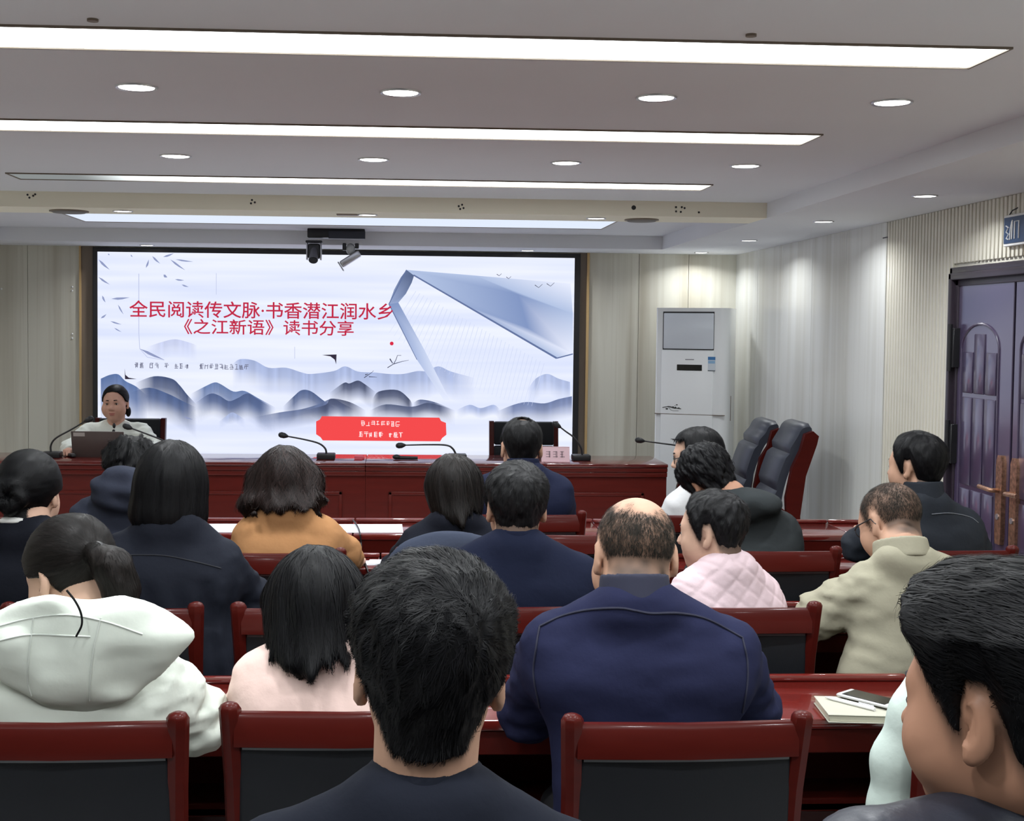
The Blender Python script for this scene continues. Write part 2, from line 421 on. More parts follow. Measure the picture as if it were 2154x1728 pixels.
BG = np.array(srgb(226, 232, 251))
def lerp(a, b, t): return tuple(np.array(a)*(1-t)+np.array(b)*t)
def ridge(pts, depth, col, fade0=.0):
    """strips under a silhouette, ink colour at the ridge dissolving into the slide background"""
    P = spline(pts, 5); polys = []; cols = []
    open0, open1 = float(pts[0][0] < 215), float(pts[-1][0] > 1196); top = np.array(col); depth *= 1.25; steps = [(0, 0), (.3, .12), (.65, .55), (1, 1)]
    rs = np.random.RandomState(int(pts[0][0]*7) % 9999); jit = 1+.25*(rs.rand(len(P))-.5)
    for i in range(len(P)-1):
        for (a, fa), (b, fb) in zip(steps, steps[1:]):
            p, q = P[i], P[i+1]
            polys.append([(p[0], p[1]+depth*a), (q[0], q[1]+depth*a), (q[0], q[1]+depth*b), (p[0], p[1]+depth*b)])
            c = lambda f, j: (*(top*jit[j]), (1-min(1, max(0, f+fade0)))*min(1, j/5+open0, (len(P)-1-j)/5+open1))
            cols.append([c(fa, i), c(fa, i+1), c(fb, i+1), c(fb, i)])
    return polys, cols
inkfar, inkmid, inkdark, inkblue = srgb(196, 204, 236), srgb(166, 180, 218), srgb(72, 80, 108), srgb(92, 116, 164)
RIDGES = [
 ([(307, 731), (340, 720), (368, 714), (395, 720), (415, 727)], 30, inkfar, .1),
 ([(488, 767), (505, 756), (535, 759), (565, 774), (602, 774), (635, 784), (655, 787), (702, 781), (726, 771), (753, 782), (788, 784), (818, 787), (848, 787), (878, 781), (898, 781), (922, 771), (949, 782), (1000, 796)], 48, inkmid, .0),
 ([(1109, 821), (1127, 797), (1151, 787), (1175, 797), (1199, 804)], 36, inkmid, .1),
 ([(212, 797), (231, 789), (249, 788), (264, 802), (287, 814), (310, 834)], 75, inkblue, 0),
 ([(401, 829), (430, 814), (451, 805), (465, 809), (491, 824), (515, 823), (548, 841), (580, 858)], 50, inkblue, .05),
 ([(284, 806), (324, 792), (361, 797), (378, 811), (394, 831), (414, 852)], 60, srgb(70, 84, 120), 0),
 ([(274, 826), (314, 816), (354, 829), (384, 844), (412, 857)], 50, srgb(80, 98, 140), 0),
 ([(411, 848), (441, 829), (460, 832), (481, 844), (500, 838), (521, 828), (545, 842), (572, 857)], 40, srgb(82, 98, 138), 0),
 ([(595, 856), (618, 834), (635, 821), (655, 824), (682, 844), (712, 862)], 42, srgb(84, 100, 140), 0),
 ([(460, 888), (478, 874), (488, 868), (500, 873), (516, 884)], 16, inkmid, .1),
 ([(535, 878), (588, 868), (635, 861), (672, 850), (699, 839), (722, 850), (745, 862)], 30, srgb(98, 112, 150), .05),
 ([(693, 827), (723, 806), (735, 807), (753, 801), (768, 809), (791, 826)], 34, inkdark, 0),
 ([(783, 841), (797, 824), (836, 821), (860, 839), (868, 852)], 36, inkdark, 0),
 ([(869, 848), (884, 841), (913, 846), (949, 860)], 22, srgb(96, 108, 142), 0),
 ([(640, 864), (685, 852), (696, 839), (735, 846), (770, 864)], 30, inkdark, .05),
 ([(777, 864), (812, 851), (866, 856), (898, 848), (925, 853), (958, 864)], 28, srgb(80, 90, 120), .05),
 ([(960, 863), (988, 852), (1011, 859), (1038, 852), (1052, 862)], 18, inkmid, 0),
 ([(1045, 866), (1080, 852), (1109, 846), (1145, 849), (1175, 840), (1203, 834)], 36, srgb(112, 126, 166), 0),
]
for k, r in enumerate(RIDGES):
    pl, cl = ridge(*r); flat(pl, 'painted_mountain', ME, .5+.1*k, cl)
# the open book
b0, b1, b2 = srgb(228, 233, 250), srgb(128, 148, 192), srgb(176, 192, 224)
flat([[(855, 568), (1000, 580), (1090, 620), (871, 580)], [(1000, 580), (1200, 597), (1205, 660), (1090, 620)],
      [(871, 580), (1090, 620), (1110, 690), (985, 645)], [(1090, 620), (1205, 660), (1205, 745), (1110, 690)], [(985, 645), (1110, 690), (1205, 745), (1171, 754)]],
     'book_page', ME, 2.6, [[b2, b2, b1, b2], [b2, b0, b2, b1], [b2, b1, b1, srgb(150, 168, 206)], [b1, b2, b0, b1], [srgb(150, 168, 206), b1, b0, b2]])
flat([[(855, 568), (843, 584), (829, 610), (818, 640), (838, 637), (854, 618), (866, 595), (871, 580)]], 'book_spine', ME, 2.8,
     [[srgb(96, 112, 146), srgb(104, 120, 156), srgb(120, 138, 176), srgb(150, 166, 204), srgb(150, 166, 204), srgb(112, 128, 164), srgb(84, 98, 132), srgb(84, 98, 132)]])
flat([[(818, 640), (838, 637), (893, 737), (877, 757)], [(877, 757), (893, 737), (946, 842), (934, 842)]], 'book_edge', ME, 2.7,
     [[b1, b1, srgb(196, 208, 236), srgb(170, 186, 222)], [srgb(170, 186, 222), srgb(196, 208, 236), tuple(BG), tuple(BG)]])
def stroke(pts, w, w2=None):
    P = np.array(pts, float); n = len(P); w2 = w if w2 is None else w2
    T = np.gradient(P, axis=0); T /= np.linalg.norm(T, axis=1)[:, None]+1e-9; Nn = np.stack([-T[:, 1], T[:, 0]], 1)
    ww = np.linspace(w, w2, n)[:, None]/2
    A = P+Nn*ww; B = P-Nn*ww
    return [[tuple(A[i]), tuple(A[i+1]), tuple(B[i+1]), tuple(B[i])] for i in range(n-1)]
flat(stroke([(870, 579), (1171, 754)], 3, 4) + stroke([(1171, 754), (1205, 745)], 2.5) + stroke([(818, 640), (877, 757)], 2, 1.2) + stroke([(855, 568), (818, 640)], 2),
     'book_outline', emis('book_line', srgb(98, 114, 156), SCREEN_E), 3.0)
ls = []
for k in range(34):
    t = k/33; a = np.array([882, 600])*(1-t)+np.array([1150, 752])*t; b = a+np.array([-78+30*t, 70+50*t*(1-t)])+np.array([30, 60])*(.5+.3*math.sin(3*t))
    a = a+np.array([-4, 8])
    ls += stroke([tuple(a+(b-a)*.05), tuple(b)], 1.0, .5)
flat(ls, 'book_text_lines', emis('book_text', srgb(204, 213, 238), SCREEN_E), 2.5)
# bamboo leaves, birds, marks
def leaf(a, b, w=5):
    a = np.array(a, float); b = np.array(b, float); d = b-a; n = np.array([-d[1], d[0]])/np.linalg.norm(d)
    return [tuple(a), tuple(a+d*.35+n*w/2), tuple(a+d*.6+n*w*.45), tuple(b), tuple(a+d*.6-n*w*.2), tuple(a+d*.3-n*w*.3)]
lv = [((207, 546), (231, 568), 6), ((207, 583), (231, 599), 5), ((307, 564), (313, 546), 5), ((320, 539), (337, 555), 5), ((358, 546), (390, 569), 5), ((369, 546), (407, 551), 4),
      ((343, 541), (366, 533), 5), ((215, 622), (222, 637), 5), ((234, 629), (273, 626), 6), ((248, 641), (260, 662), 4), ((212, 670), (224, 661), 5), ((232, 676), (256, 683), 4),
      ((240, 690), (256, 699), 3), ((368, 588), (388, 590), 4), ((382, 599), (397, 604), 4), ((344, 578), (352, 584), 7), ((294, 734), (347, 758), 7), ((275, 536), (279, 541), 3), ((227, 534), (231, 537), 3), ((386, 877), (406, 883), 4)]
flat([leaf(*l) for l in lv], 'painted_leaves', emis('leaf_ink', srgb(142, 152, 190), SCREEN_E), 3.2)
flat(stroke([(292, 576), (292, 700), (294, 734), (310, 752), (345, 758)], 1.5, 1.0) + stroke([(455, 575), (455, 620)], 1) + stroke([(620, 730), (620, 755)], 1), 'painted_stem', emis('stem_ink', srgb(186, 194, 224), SCREEN_E), 3.1)
bird = []
for (x, y, s) in ((1050, 579, 5), (1070, 585, 5), (1133, 603, 8), (1158, 600, 8)):
    bird += stroke([(x-s, y-s*.4), (x, y+s*.3), (x+s, y-s*.6)], 1.4, .8)
bird += stroke([(815, 774), (828, 766), (833, 757), (836, 748), (844, 748)], 1.6, 1) + stroke([(828, 766), (845, 761), (860, 758)], 1.6, .6) + stroke([(820, 755), (826, 765)], 2.5, 1.5)
bird += stroke([(766, 795), (775, 789), (782, 784), (786, 780)], 1.6, .6) + stroke([(776, 793), (793, 794)], 1.6, .6) + stroke([(768, 789), (774, 787)], 2, 1)
flat(bird, 'painted_birds', emis('bird_ink', srgb(62, 64, 84), SCREEN_E), 3.3)
flat([[(262, 775), (264, 789), (271, 795), (288, 798), (263, 798)], [(677, 747), (708, 746), (707, 767), (704, 757), (695, 750)]], 'corner_marks', emis('black_mark', srgb(52, 46, 62), SCREEN_E), 3.35)
flat([[(824+4*math.cos(a), 723+4*math.sin(a)) for a in np.linspace(0, 2*math.pi, 16, endpoint=False)]], 'red_dot', emis('red_ink', srgb(214, 44, 70), SCREEN_E), 3.4)
bn = [(677, 876), (924, 879), (928, 886), (938, 890), (939, 915), (930, 922), (926, 929), (679, 927), (674, 920), (665, 914), (665, 887), (673, 883)]
flat([bn], 'red_banner', emis('banner_red', srgb(240, 74, 76), SCREEN_E), 3.5)
# the lettering
def lettering(txt, pa, pb, m, off, name, hscale=1.0, parent=scr, yplane=None, bold=.010):
    """one line of text whose ink runs between the two sight-line points (baseline left and right)"""
    cu = bpy.data.curves.new(name, 'FONT'); cu.body = txt; cu.size = 1.0; cu.resolution_u = 2; cu.offset = bold
    t = bpy.data.objects.new(name, cu); COL.objects.link(t)
    dg = bpy.context.evaluated_depsgraph_get(); me = bpy.data.meshes.new_from_object(t.evaluated_get(dg))
    bpy.data.objects.remove(t, do_unlink=True)
    yy = YS-off*.001 if yplane is None else yplane
    a = ony(*pa, yy); b = ony(*pb, yy)
    co = np.array([v.co[:] for v in me.vertices])
    x0, x1 = co[:, 0].min(), co[:, 0].max(); s = np.linalg.norm(b-a)/(x1-x0); d = (b-a)/np.linalg.norm(b-a)
    upv = np.array([-d[2], 0, d[0]])
    W = a + np.outer((co[:, 0]-x0)*s, d) + np.outer(co[:, 1]*s*hscale, upv)
    me.vertices.foreach_set('co', W.astype(np.float32).ravel()); me.update()
    o = link(name, me, m, parent); return o
RED = emis('title_red', srgb(190, 42, 70), SCREEN_E)
sloc(lettering('全民阅读传文脉·书香潜江润水乡', (272, 664), (827, 670), RED, 3.6, 'title_text', .95))
sloc(lettering('《之江新语》读书分享', (387, 700), (744, 704), RED, 3.6, 'title_text', .9))
# small illegible print: rows of tiny strokes as they read on the screen
def scribble(x0, x1, y0, y1, gaps, seed):
    rs = random.Random(seed); P = []; x = x0; hgt = 11
    while x < x1-6:
        if not any(a < x < b for a, b in gaps):
            yb = y0+(y1-y0)*(x-x0)/(x1-x0)
            for k in range(rs.randint(3, 4)):
                yy = yb+hgt*k/3.4
                if rs.random() < .75: P += stroke([(x+rs.uniform(0, 2), yy), (x+rs.uniform(6, 9), yy)], 1.3)
            for k in range(rs.randint(1, 3)):
                xx = x+rs.uniform(0.5, 8); P += stroke([(xx, yb+rs.uniform(0, 2)), (xx+rs.uniform(-1, 1), yb+hgt*rs.uniform(.7, 1))], 1.3)
        x += 10.5
    return P
flat(scribble(283, 530, 764, 768, [(302, 306), (318, 320), (335, 338), (350, 357), (396, 416), (478, 482)], 4), 'small_print', emis('grey_print', srgb(104, 106, 128), SCREEN_E), 3.6)['kind'] = 'stuff'
flat(scribble(759, 846, 886, 888, [(785, 789), (797, 801)], 9) + scribble(755, 847, 909, 911, [(803, 809)], 12), 'banner_print', emis('white_print', srgb(255, 236, 236), SCREEN_E), 3.7)['kind'] = 'stuff'

# ================================================================== the door on the side wall
M_door = mat('plum_metal_door', srgb(66, 56, 82), 0.3, spec=0.6, coat=0.9, coat_rough=.14)
M_doorframe = mat('dark_plum_metal_frame', srgb(44, 36, 46), 0.35, spec=0.5)
M_copper = mat('aged_copper', srgb(168, 128, 104), 0.35, metal=0.8, noise=((60, 60, 60), 0.5))
dr = empty('door_1', (XR, 5.75, 0)); tag(dr, kind='structure')
def dl(o): o.location = (-XR, -5.75, 0); return o
Y1, Y0 = 6.50, 5.02
for k, (w0, xx) in enumerate(((0.0, .035), (.03, .055), (.062, .03))):
    mb = MB(); w1 = w0+.036
    mb.box((XR-xx, Y1-w1, 0), (XR+.01, Y1-w0, 2.03-w0), .006, 2); mb.box((XR-xx, Y0+w0, 0), (XR+.01, Y0+w1, 2.03-w0), .006, 2)
    mb.box((XR-xx, Y0+w0, 2.03-w1), (XR+.01, Y1-w0, 2.03-w0), .006, 2)
    dl(mb.build('door_frame', M_doorframe, dr))
LY1, LY0, ZD = 6.405, 5.825, 1.945
def leafdoor(a, b, name):
    L = dl(MB().box((XR-.022, a, .01), (XR+.01, b, ZD), .003, 1).build(name, M_door, dr, smooth=False))
    def gl(o): return o
    xs = XR-.022
    wy = b-a; y0, y1 = a+.13*wy/.58, b-.05*wy/.58
    # arched raised moulding
    arch = [(xs, y1, .2), (xs, y1, 1.62)] + [(xs, (y0+y1)/2+(y1-y0)/2*math.cos(t), 1.62+.12*math.sin(t)) for t in np.linspace(0, math.pi, 14)] + [(xs, y0, 1.62), (xs, y0, .2)]
    MB().tube(arch, .0075, 8).build('arch_moulding', M_door, L)
    ys = np.linspace(y0+.012, y1-.012, 4)
    for (za, zb) in ((1.395, 1.66), (.935, 1.375), (.555, .915)):
        for k in range(3):
            ya, yb = ys[k]+.007, ys[k+1]-.007
            zt = zb if za < 1.3 else (1.60 if k != 1 else 1.69)
            MB().box((xs-.007, ya, za), (xs+.004, yb, zt), .005, 2).build('panel', M_door, L)
    for k in range(3): MB().box((xs-.007, ys[k]+.007, .2), (xs+.004, ys[k+1]-.007, .50), .005, 2).build('panel', M_door, L)
    return L
L1 = leafdoor(LY0, LY1, 'door_leaf'); L2 = leafdoor(5.10, LY0-.02, 'door_leaf')
dl(MB().box((XR-.012, LY0-.02, .01), (XR+.01, LY0, ZD)).build('door_gap', M_black, dr))
for zc in (1.62, 1.13, .45):
    h = MB().cyl((XR-.06, LY1+.012, zc-.12), (XR-.06, LY1+.012, zc+.12), .012, n=12); h.box((XR-.055, LY1-.02, zc-.1), (XR-.02, LY1+.012, zc+.1), .002, 1)
    h.build('hinge', M_black, L1)
def handle(L, yc, sgn):
    xs = XR-.022
    pl = [(yc-.024, .70), (yc+.024, .70), (yc+.03, .74), (yc+.03, 1.09), (yc+.015, 1.12), (yc-.015, 1.12), (yc-.03, 1.09), (yc-.03, .74)]
    p = MB().prism(pl, 'x', xs-.022, xs+.004).build('handle_plate', M_copper, L)
    MB().tube(spline([(xs-.02, yc, .955), (xs-.055, yc, .955), (xs-.062, yc+sgn*.03, .957), (xs-.06, yc+sgn*.12, .96)], 6), .011, 10).build('lever', M_copper, p)
    MB().cyl((xs-.028, yc, .83), (xs-.02, yc, .83), .014, n=14).build('key_cylinder', M_silver, p)
handle(L1, LY0+.055, 1); handle(L2, LY0-.085, -1)
# sign above the door
sg = empty('exit_sign', (XR-.03, 5.75, 2.1), 0, 'dark blue emergency sign with white symbol, hung above the plum metal door', 'sign')
MB().box((-.012, -.18, 0), (.012, .155, .145), .003, 1).build('housing', M_white, sg)
MB().box((-.015, -.172, .012), (-.008, .147, .133)).build('face', mat('dark_blue_sign', srgb(38, 62, 96), .35), sg)
mb = MB()
for pts in ([(.125, .095), (.10, .085), (.12, .065), (.095, .055), (.118, .035), (.095, .03)], [(.085, .028), (.08, .075), (.068, .11), (.06, .118)], [(.066, .03), (.062, .11)], [(.04, .03), (.04, .11), (.0, .11), (.0, .03)]):
    mb.tube([(-.0155, y, z) for y, z in pts], .004, 6)
mb.build('symbol', M_white, sg)
mb = MB(); mb.tube([(0, .13, .145), (0, .1, .165), (.02, .07, .18)], .003, 6); mb.build('hanging_wire', M_black, sg)

# ================================================================== air conditioner in the corner
M_ac = mat('ac_white_gloss', (0.84, 0.86, 0.87), 0.25, spec=0.5)
M_acgrey = mat('ac_light_grey', srgb(214, 220, 228), 0.2)
pT = ony(1457, 648, 10.12); th = math.radians(24)
ac = empty('air_conditioner', (pT[0]+.17*math.sin(th), 10.12+.17*math.cos(th), 0), -th, 'tall white floor-standing air conditioner in the corner', 'air conditioner')
HA = float(pT[2]); HW, DP = .29, .17
prof = [(-HW, DP), (-HW, -DP+.01), (-HW+.01, -DP), (HW-.075, -DP), (HW-.035, -DP+.012), (HW-.008, -DP+.05), (HW, -DP+.1), (HW, DP)]
MB().prism(prof, 'z', .0, HA).build('cabinet', M_ac, ac)
FW0, FW1 = -HW+.055, HW-.115
ypf = -DP
MB().box((FW0, ypf-.004, HA-.335), (FW1, ypf+.01, HA-.03), .001, 1).build('outlet_recess', M_black, ac)
MB().box((FW0+.007, ypf-.014, HA-.327), (FW1-.003, ypf+.008, HA-.042), .006, 2).build('outlet_panel', M_acgrey, ac)
fp = MB().box((FW0-.006, ypf-.014, .03), (FW1+.0, ypf+.01, HA-.343), .006, 2).build('front_panel', M_ac, ac)
zsm = HA-.85
MB().box((-HW-.001, ypf-.0145, zsm-.0025), (HW-.02, ypf+.01, zsm+.0025)).build('seam', M_trimgrey, ac)
MB().box((-.115, ypf-.0165, HA-.50), (.085, ypf-.008, HA-.452), .002, 1).build('display_window', mat('black_gloss', (.006, .006, .007), .1), ac)
mb = MB(); mb.box((-.05, ypf-.0155, HA-.415), (.022, ypf-.01, HA-.408), .002, 1); mb.build('badge', mat('grey_badge', (.12, .12, .13), .4), ac)
st = MB().box((.132, ypf-.0155, HA-.50), (.19, ypf-.01, HA-.385)).build('energy_sticker', mat('sticker_white', (.62, .68, .74), .5), ac)
MB().box((.132, ypf-.0162, HA-.412), (.19, ypf-.012, HA-.387)).build('blue_band', mat('sticker_blue', srgb(60, 120, 178), .5), st)
MB().box((.134, ypf-.0162, HA-.44), (.188, ypf-.012, HA-.418)).build('blue_arrows', mat('sticker_light_blue', srgb(140, 180, 214), .5), st)
MB().box((.132, ypf-.0162, HA-.50), (.19, ypf-.012, HA-.493)).build('foot_line', mat('sticker_grey', (.1, .12, .14), .5), st)
mb = MB()
xb, zb = FW0+.01, HA-.80
mb.tube(spline([(xb, ypf-.0145, zb), (xb+.05, ypf-.0145, zb+.008), (xb+.1, ypf-.0145, zb-.002), (xb+.15, ypf-.0145, zb-.006)], 5), [.003]*5+[.0045]*6+[.003]*5, 6)
for dx, dz, r in ((.035, -.01, .011), (.045, .008, .008), (.085, .006, .009), (.105, .004, .008), (.115, .024, .008), (.1, .018, .004), (.13, -.002, .01)):
    mb.ball((xb+dx, ypf-.0145, zb+dz), (r, .0012, r*.55))
mb.tube(spline([(xb+.05, ypf-.0145, zb), (xb+.075, ypf-.0145, zb-.022), (xb+.13, ypf-.0145, zb-.024)], 4), .0015, 5)
mb.build('branch_motif', mat('ink_black', (.02, .022, .02), .5), ac)
MB().box((HW-.003, -.03, HA-.90), (HW+.003, -.02, HA-.70), .001, 1).build('side_grip', M_trimgrey, ac)

# ================================================================== conference cameras under the front recess
pc = ony(710, 487, 9.95)
cr_ = empty('camera_bracket', (pc[0], 9.95, 2.448), 0, 'black ceiling bracket hanging above the top edge of the screen', 'bracket')
def cb(px, py): p = ony(px, py, 9.95); return p[0]-pc[0], p[2]-2.448
x0, z1 = cb(648, 490); x1, z0 = cb(768, 503)
MB().box((x0, -.09, z0), (x1, .09, 0), .006, 2).build('plate', M_blackm, cr_)
MB().box((cb(695, 0)[0], -.095, z0-.006), (x1+.002, -.07, z1+.012), .003, 1).build('front_lip', mat('blue_black_plastic', (.012, .013, .024), .4), cr_)
t = empty('ptz_camera', (pc[0]+cb(664, 0)[0], 9.93, 2.448+cb(0, 503)[1]+.03), 0, 'black tracking camera with lens tube hanging from the bracket above the screen', 'camera')
MB().box((-.062, -.06, -.03), (.062, .06, -.012), .004, 1).build('mount', M_blackm, t)
for s in (-1, 1): MB().box((s*.052-.006, -.04, -.16), (s*.052+.006, .04, -.03), .004, 1).build('yoke_arm', M_silver, t)
MB().box((-.045, -.045, -.15), (.045, .05, -.035), .015, 3).build('camera_head', M_black, t)
MB().cyl((0, -.03, -.08), (0, -.1, -.165), .024, .036, n=20).build('lens_tube', mat('grey_plastic', (.12, .12, .14), .4), t)
MB().cyl((0, -.1, -.165), (0, -.104, -.170), .033, n=20).build('lens_glass', mat('black_gloss', (.006, .006, .007), .1), t)
t2 = empty('ceiling_camera', (pc[0]+cb(735, 0)[0], 9.95, 2.448+cb(0, 503)[1]+.004), 0, 'silver box camera tilted on its mount above the screen', 'camera')
MB().box((-.04, -.03, -.055), (-.012, .03, -.0), .006, 2).build('mount_arm', M_black, t2)
MB().box((.055, -.03, -.04), (.085, .03, 0), .006, 2).build('mount_arm', M_black, t2)
MB().ball((.022, -.01, -.045), (.036, .036, .045)).build('joint', mat('light_grey_plastic', (.45, .46, .46), .4), t2)
Mt = Matrix.Translation((.03, -.01, -.115)) @ Matrix.Rotation(math.radians(-33), 4, 'Y')
MB().box((-.095, -.05, -.026), (.075, .05, .026), .012, 3, M=Mt).build('camera_body', M_silver, t2)
MB().box((-.108, -.055, -.05), (-.098, .055, .03), .003, 1, M=Mt).build('sun_shield', M_silver, t2)

# ================================================================== head table
def table_unit(xa, xb, label):
    t = empty('conference_table', ((xa+xb)/2, 9.15, 0), 0, label, 'table', 'mahogany units of the head table')
    h = (xb-xa)/2; yf = 8.87-9.15; yb = 9.47-9.15
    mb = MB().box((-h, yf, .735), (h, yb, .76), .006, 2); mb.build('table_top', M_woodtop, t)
    mb = MB(); mb.box((-h, yf+.012, .70), (h, yf+.05, .735), .008, 2); mb.box((-h, yf+.022, .665), (h, yf+.06, .70), .006, 2); mb.build('edge_moulding', M_woodfront_lit, t)
    MB().box((-h+.001, yf+.045, .03), (h-.001, yf+.065, .67)).build('front_board', M_woodfront_lit, t, smooth=False)
    mb = MB(); a, b, c, d = -h+.16, h-.16, .12, .555; y0, y1 = yf+.033, yf+.05
    mb.box((a, y0, d-.025), (b, y1, d), .005, 2); mb.box((a, y0, c), (b, y1, c+.025), .005, 2); mb.box((a, y0, c), (a+.025, y1, d), .005, 2); mb.box((b-.025, y0, c), (b, y1, d), .005, 2)
    mb.build('panel_moulding', M_woodfront_lit, t)
    MB().box((a+.025, yf+.041, c+.025), (b-.025, yf+.047, d-.025)).build('raised_panel', M_woodfront_lit, t)
    for s in (-1, 1): MB().box((s*(h-.012)-.012, yf+.06, 0), (s*(h-.012)+.012, yb-.05, .735)).build('side_board', M_woodfront_lit, t, smooth=False)
    MB().box((-h+.01, yf+.05, 0), (h-.01, yf+.07, .06)).build('plinth', M_woodfront_lit, t)
table_unit(-3.2, -1.66, 'mahogany head table unit at the speaker with the laptop')
table_unit(-1.66, -.196, 'mahogany head table unit with the gooseneck microphone left of the red banner')
table_unit(-.196, 1.06, 'mahogany head table unit in front of the empty black chair')
table_unit(1.06, 1.92, 'mahogany head table unit nearest the air conditioner')

def gooseneck(base_px, pts, label, d=9.12, hide_base=False, neckd=None):
    bx = ony(base_px, 965, d)[0]
    t = empty('microphone', (bx, d, .76), 0, label, 'microphone', 'gooseneck microphones on the head table')
    MB().box((-.065, -.05, 0), (.065, .05, .042), .008, 2).build('base', M_black, t)
    P = [ony(x, y, d-.02)-np.array([bx, d, .76]) for x, y in pts]
    Q = spline(P[:-1], 8)
    MB().tube(Q, np.linspace(.0075, .005, len(Q)), 8).build('gooseneck', M_black, t)
    a, b = P[-2], P[-1]; dd = (b-a)/np.linalg.norm(b-a)
    Q = [a-dd*.012, a, a+dd*.016, a+dd*.04, a+dd*.055, a+dd*.06]
    MB().tube(Q, [.006, .013, .02, .021, .014, .004], 12).build('foam_windshield', M_black, t)
gooseneck(109, [(108, 958), (107, 938), (118, 922), (150, 904), (180, 886), (198, 878)], 'black gooseneck microphone left of the speaker and laptop')
gooseneck(366, [(368, 958), (362, 940), (345, 928), (310, 914), (275, 901), (262, 896)], 'black gooseneck microphone reaching toward the speaker in white from her other side')
gooseneck(686, [(687, 958), (684, 944), (670, 933), (640, 925), (603, 918), (590, 915)], 'black gooseneck microphone with thin bent neck below the red banner')
gooseneck(962, [(960, 958), (952, 944), (938, 937), (900, 936), (850, 937), (836, 938)], 'black gooseneck microphone bent flat below the right end of the red banner')
gooseneck(1222, [(1225, 958), (1221, 940), (1206, 920), (1190, 908), (1177, 898), (1168, 893)], 'black gooseneck microphone beside the pink name card')
gooseneck(1455, [(1452, 958), (1444, 945), (1425, 938), (1390, 933), (1353, 928), (1340, 926)], 'black gooseneck microphone pointing left in front of the air conditioner')
p = ony(852, 966, 9.1)
t = empty('handheld_microphone', (p[0], 9.1, .76), 0, 'flat black microphone lying on the head table below the red banner', 'microphone')
MB().tube([(-.075, 0, .013), (-.05, 0, .014), (.09, 0, .012)], [.008, .013, .011], 10).build('body', M_black, t)
MB().ball((-.06, 0, .019), (.03, .02, .018)).build('head', M_black, t)
p = ony(757, 967, 9.1); rs = random.Random(2); mb = MB()
for k in range(7): mb.box((rs.uniform(-.04, .02), rs.uniform(-.03, .02), .0), (rs.uniform(.0, .045), rs.uniform(.02, .03), .006+.004*k), .002, 1)
o = mb.build('paper_wrapper', mat('pink_red_paper', srgb(226, 96, 110), .6)); o.location = (p[0], 9.1, .76)
tag(o, 'small crumpled pinkish red wrapper on the head table', 'wrapper')
# name card
p = ony(1168, 968, 9.05)
t = empty('name_card', (p[0], 9.05, .76), math.radians(-4), 'pink folded name card standing on the head table', 'name card')
M_pink = mat('pink_card', srgb(232, 196, 204), .6)
MB().sweep([[(-.1, -.05, 0), (-.1, -.047, 0), (-.1, .003, .102), (-.1, 0, .104)], [(.1, -.05, 0), (.1, -.047, 0), (.1, .003, .102), (.1, 0, .104)]]).build('front_leaf', M_pink, t, smooth=False)
MB().sweep([[(-.1, 0, .104), (-.1, -.003, .102), (-.1, .045, 0), (-.1, .05, 0)], [(.1, 0, .104), (.1, -.003, .102), (.1, .045, 0), (.1, .05, 0)]]).build('back_leaf', M_pink, t, smooth=False)
mb = MB(); rs = random.Random(5)
for cx in (-.05, .0, .05):
    for k in range(3):
        z = .035+.017*k; yy = -.05+.05*z/.104-.0012
        mb.tube([(cx-.017, yy, z), (cx+.012+rs.uniform(-.01, .005), yy, z)], .0016, 5)
    for k in range(2):
        xx = cx+rs.uniform(-.015, .012); mb.tube([(xx, -.05+.05*.03/.104-.0012, .03), (xx, -.05+.05*.072/.104-.0012, .072)], .0016, 5)
mb.build('handwriting', mat('grey_ink', (.12, .08, .1), .6), t)
# laptop
p = ony(208, 968, 9.16)
t = empty('laptop', (p[0], 9.16, .76), math.radians(-2), 'dark brown grey laptop seen from behind on the head table', 'laptop')
M_lap = mat('laptop_lid', srgb(92, 80, 78), .4, metal=.3)
MB().box((-.185, 0, 0), (.185, .25, .018), .004, 2).build('keyboard_base', M_lap, t)
lid = MB().box((-.185, -.006, 0), (.185, .004, .19), .004, 2, M=Matrix.Rotation(math.radians(12), 4, 'X')).build('lid', M_lap, t)
MB().box((-.168, -.0075, .155), (-.088, -.005, .182), M=Matrix.Rotation(math.radians(12), 4, 'X')).build('sticker', mat('grey_sticker', srgb(176, 168, 164), .5), lid)

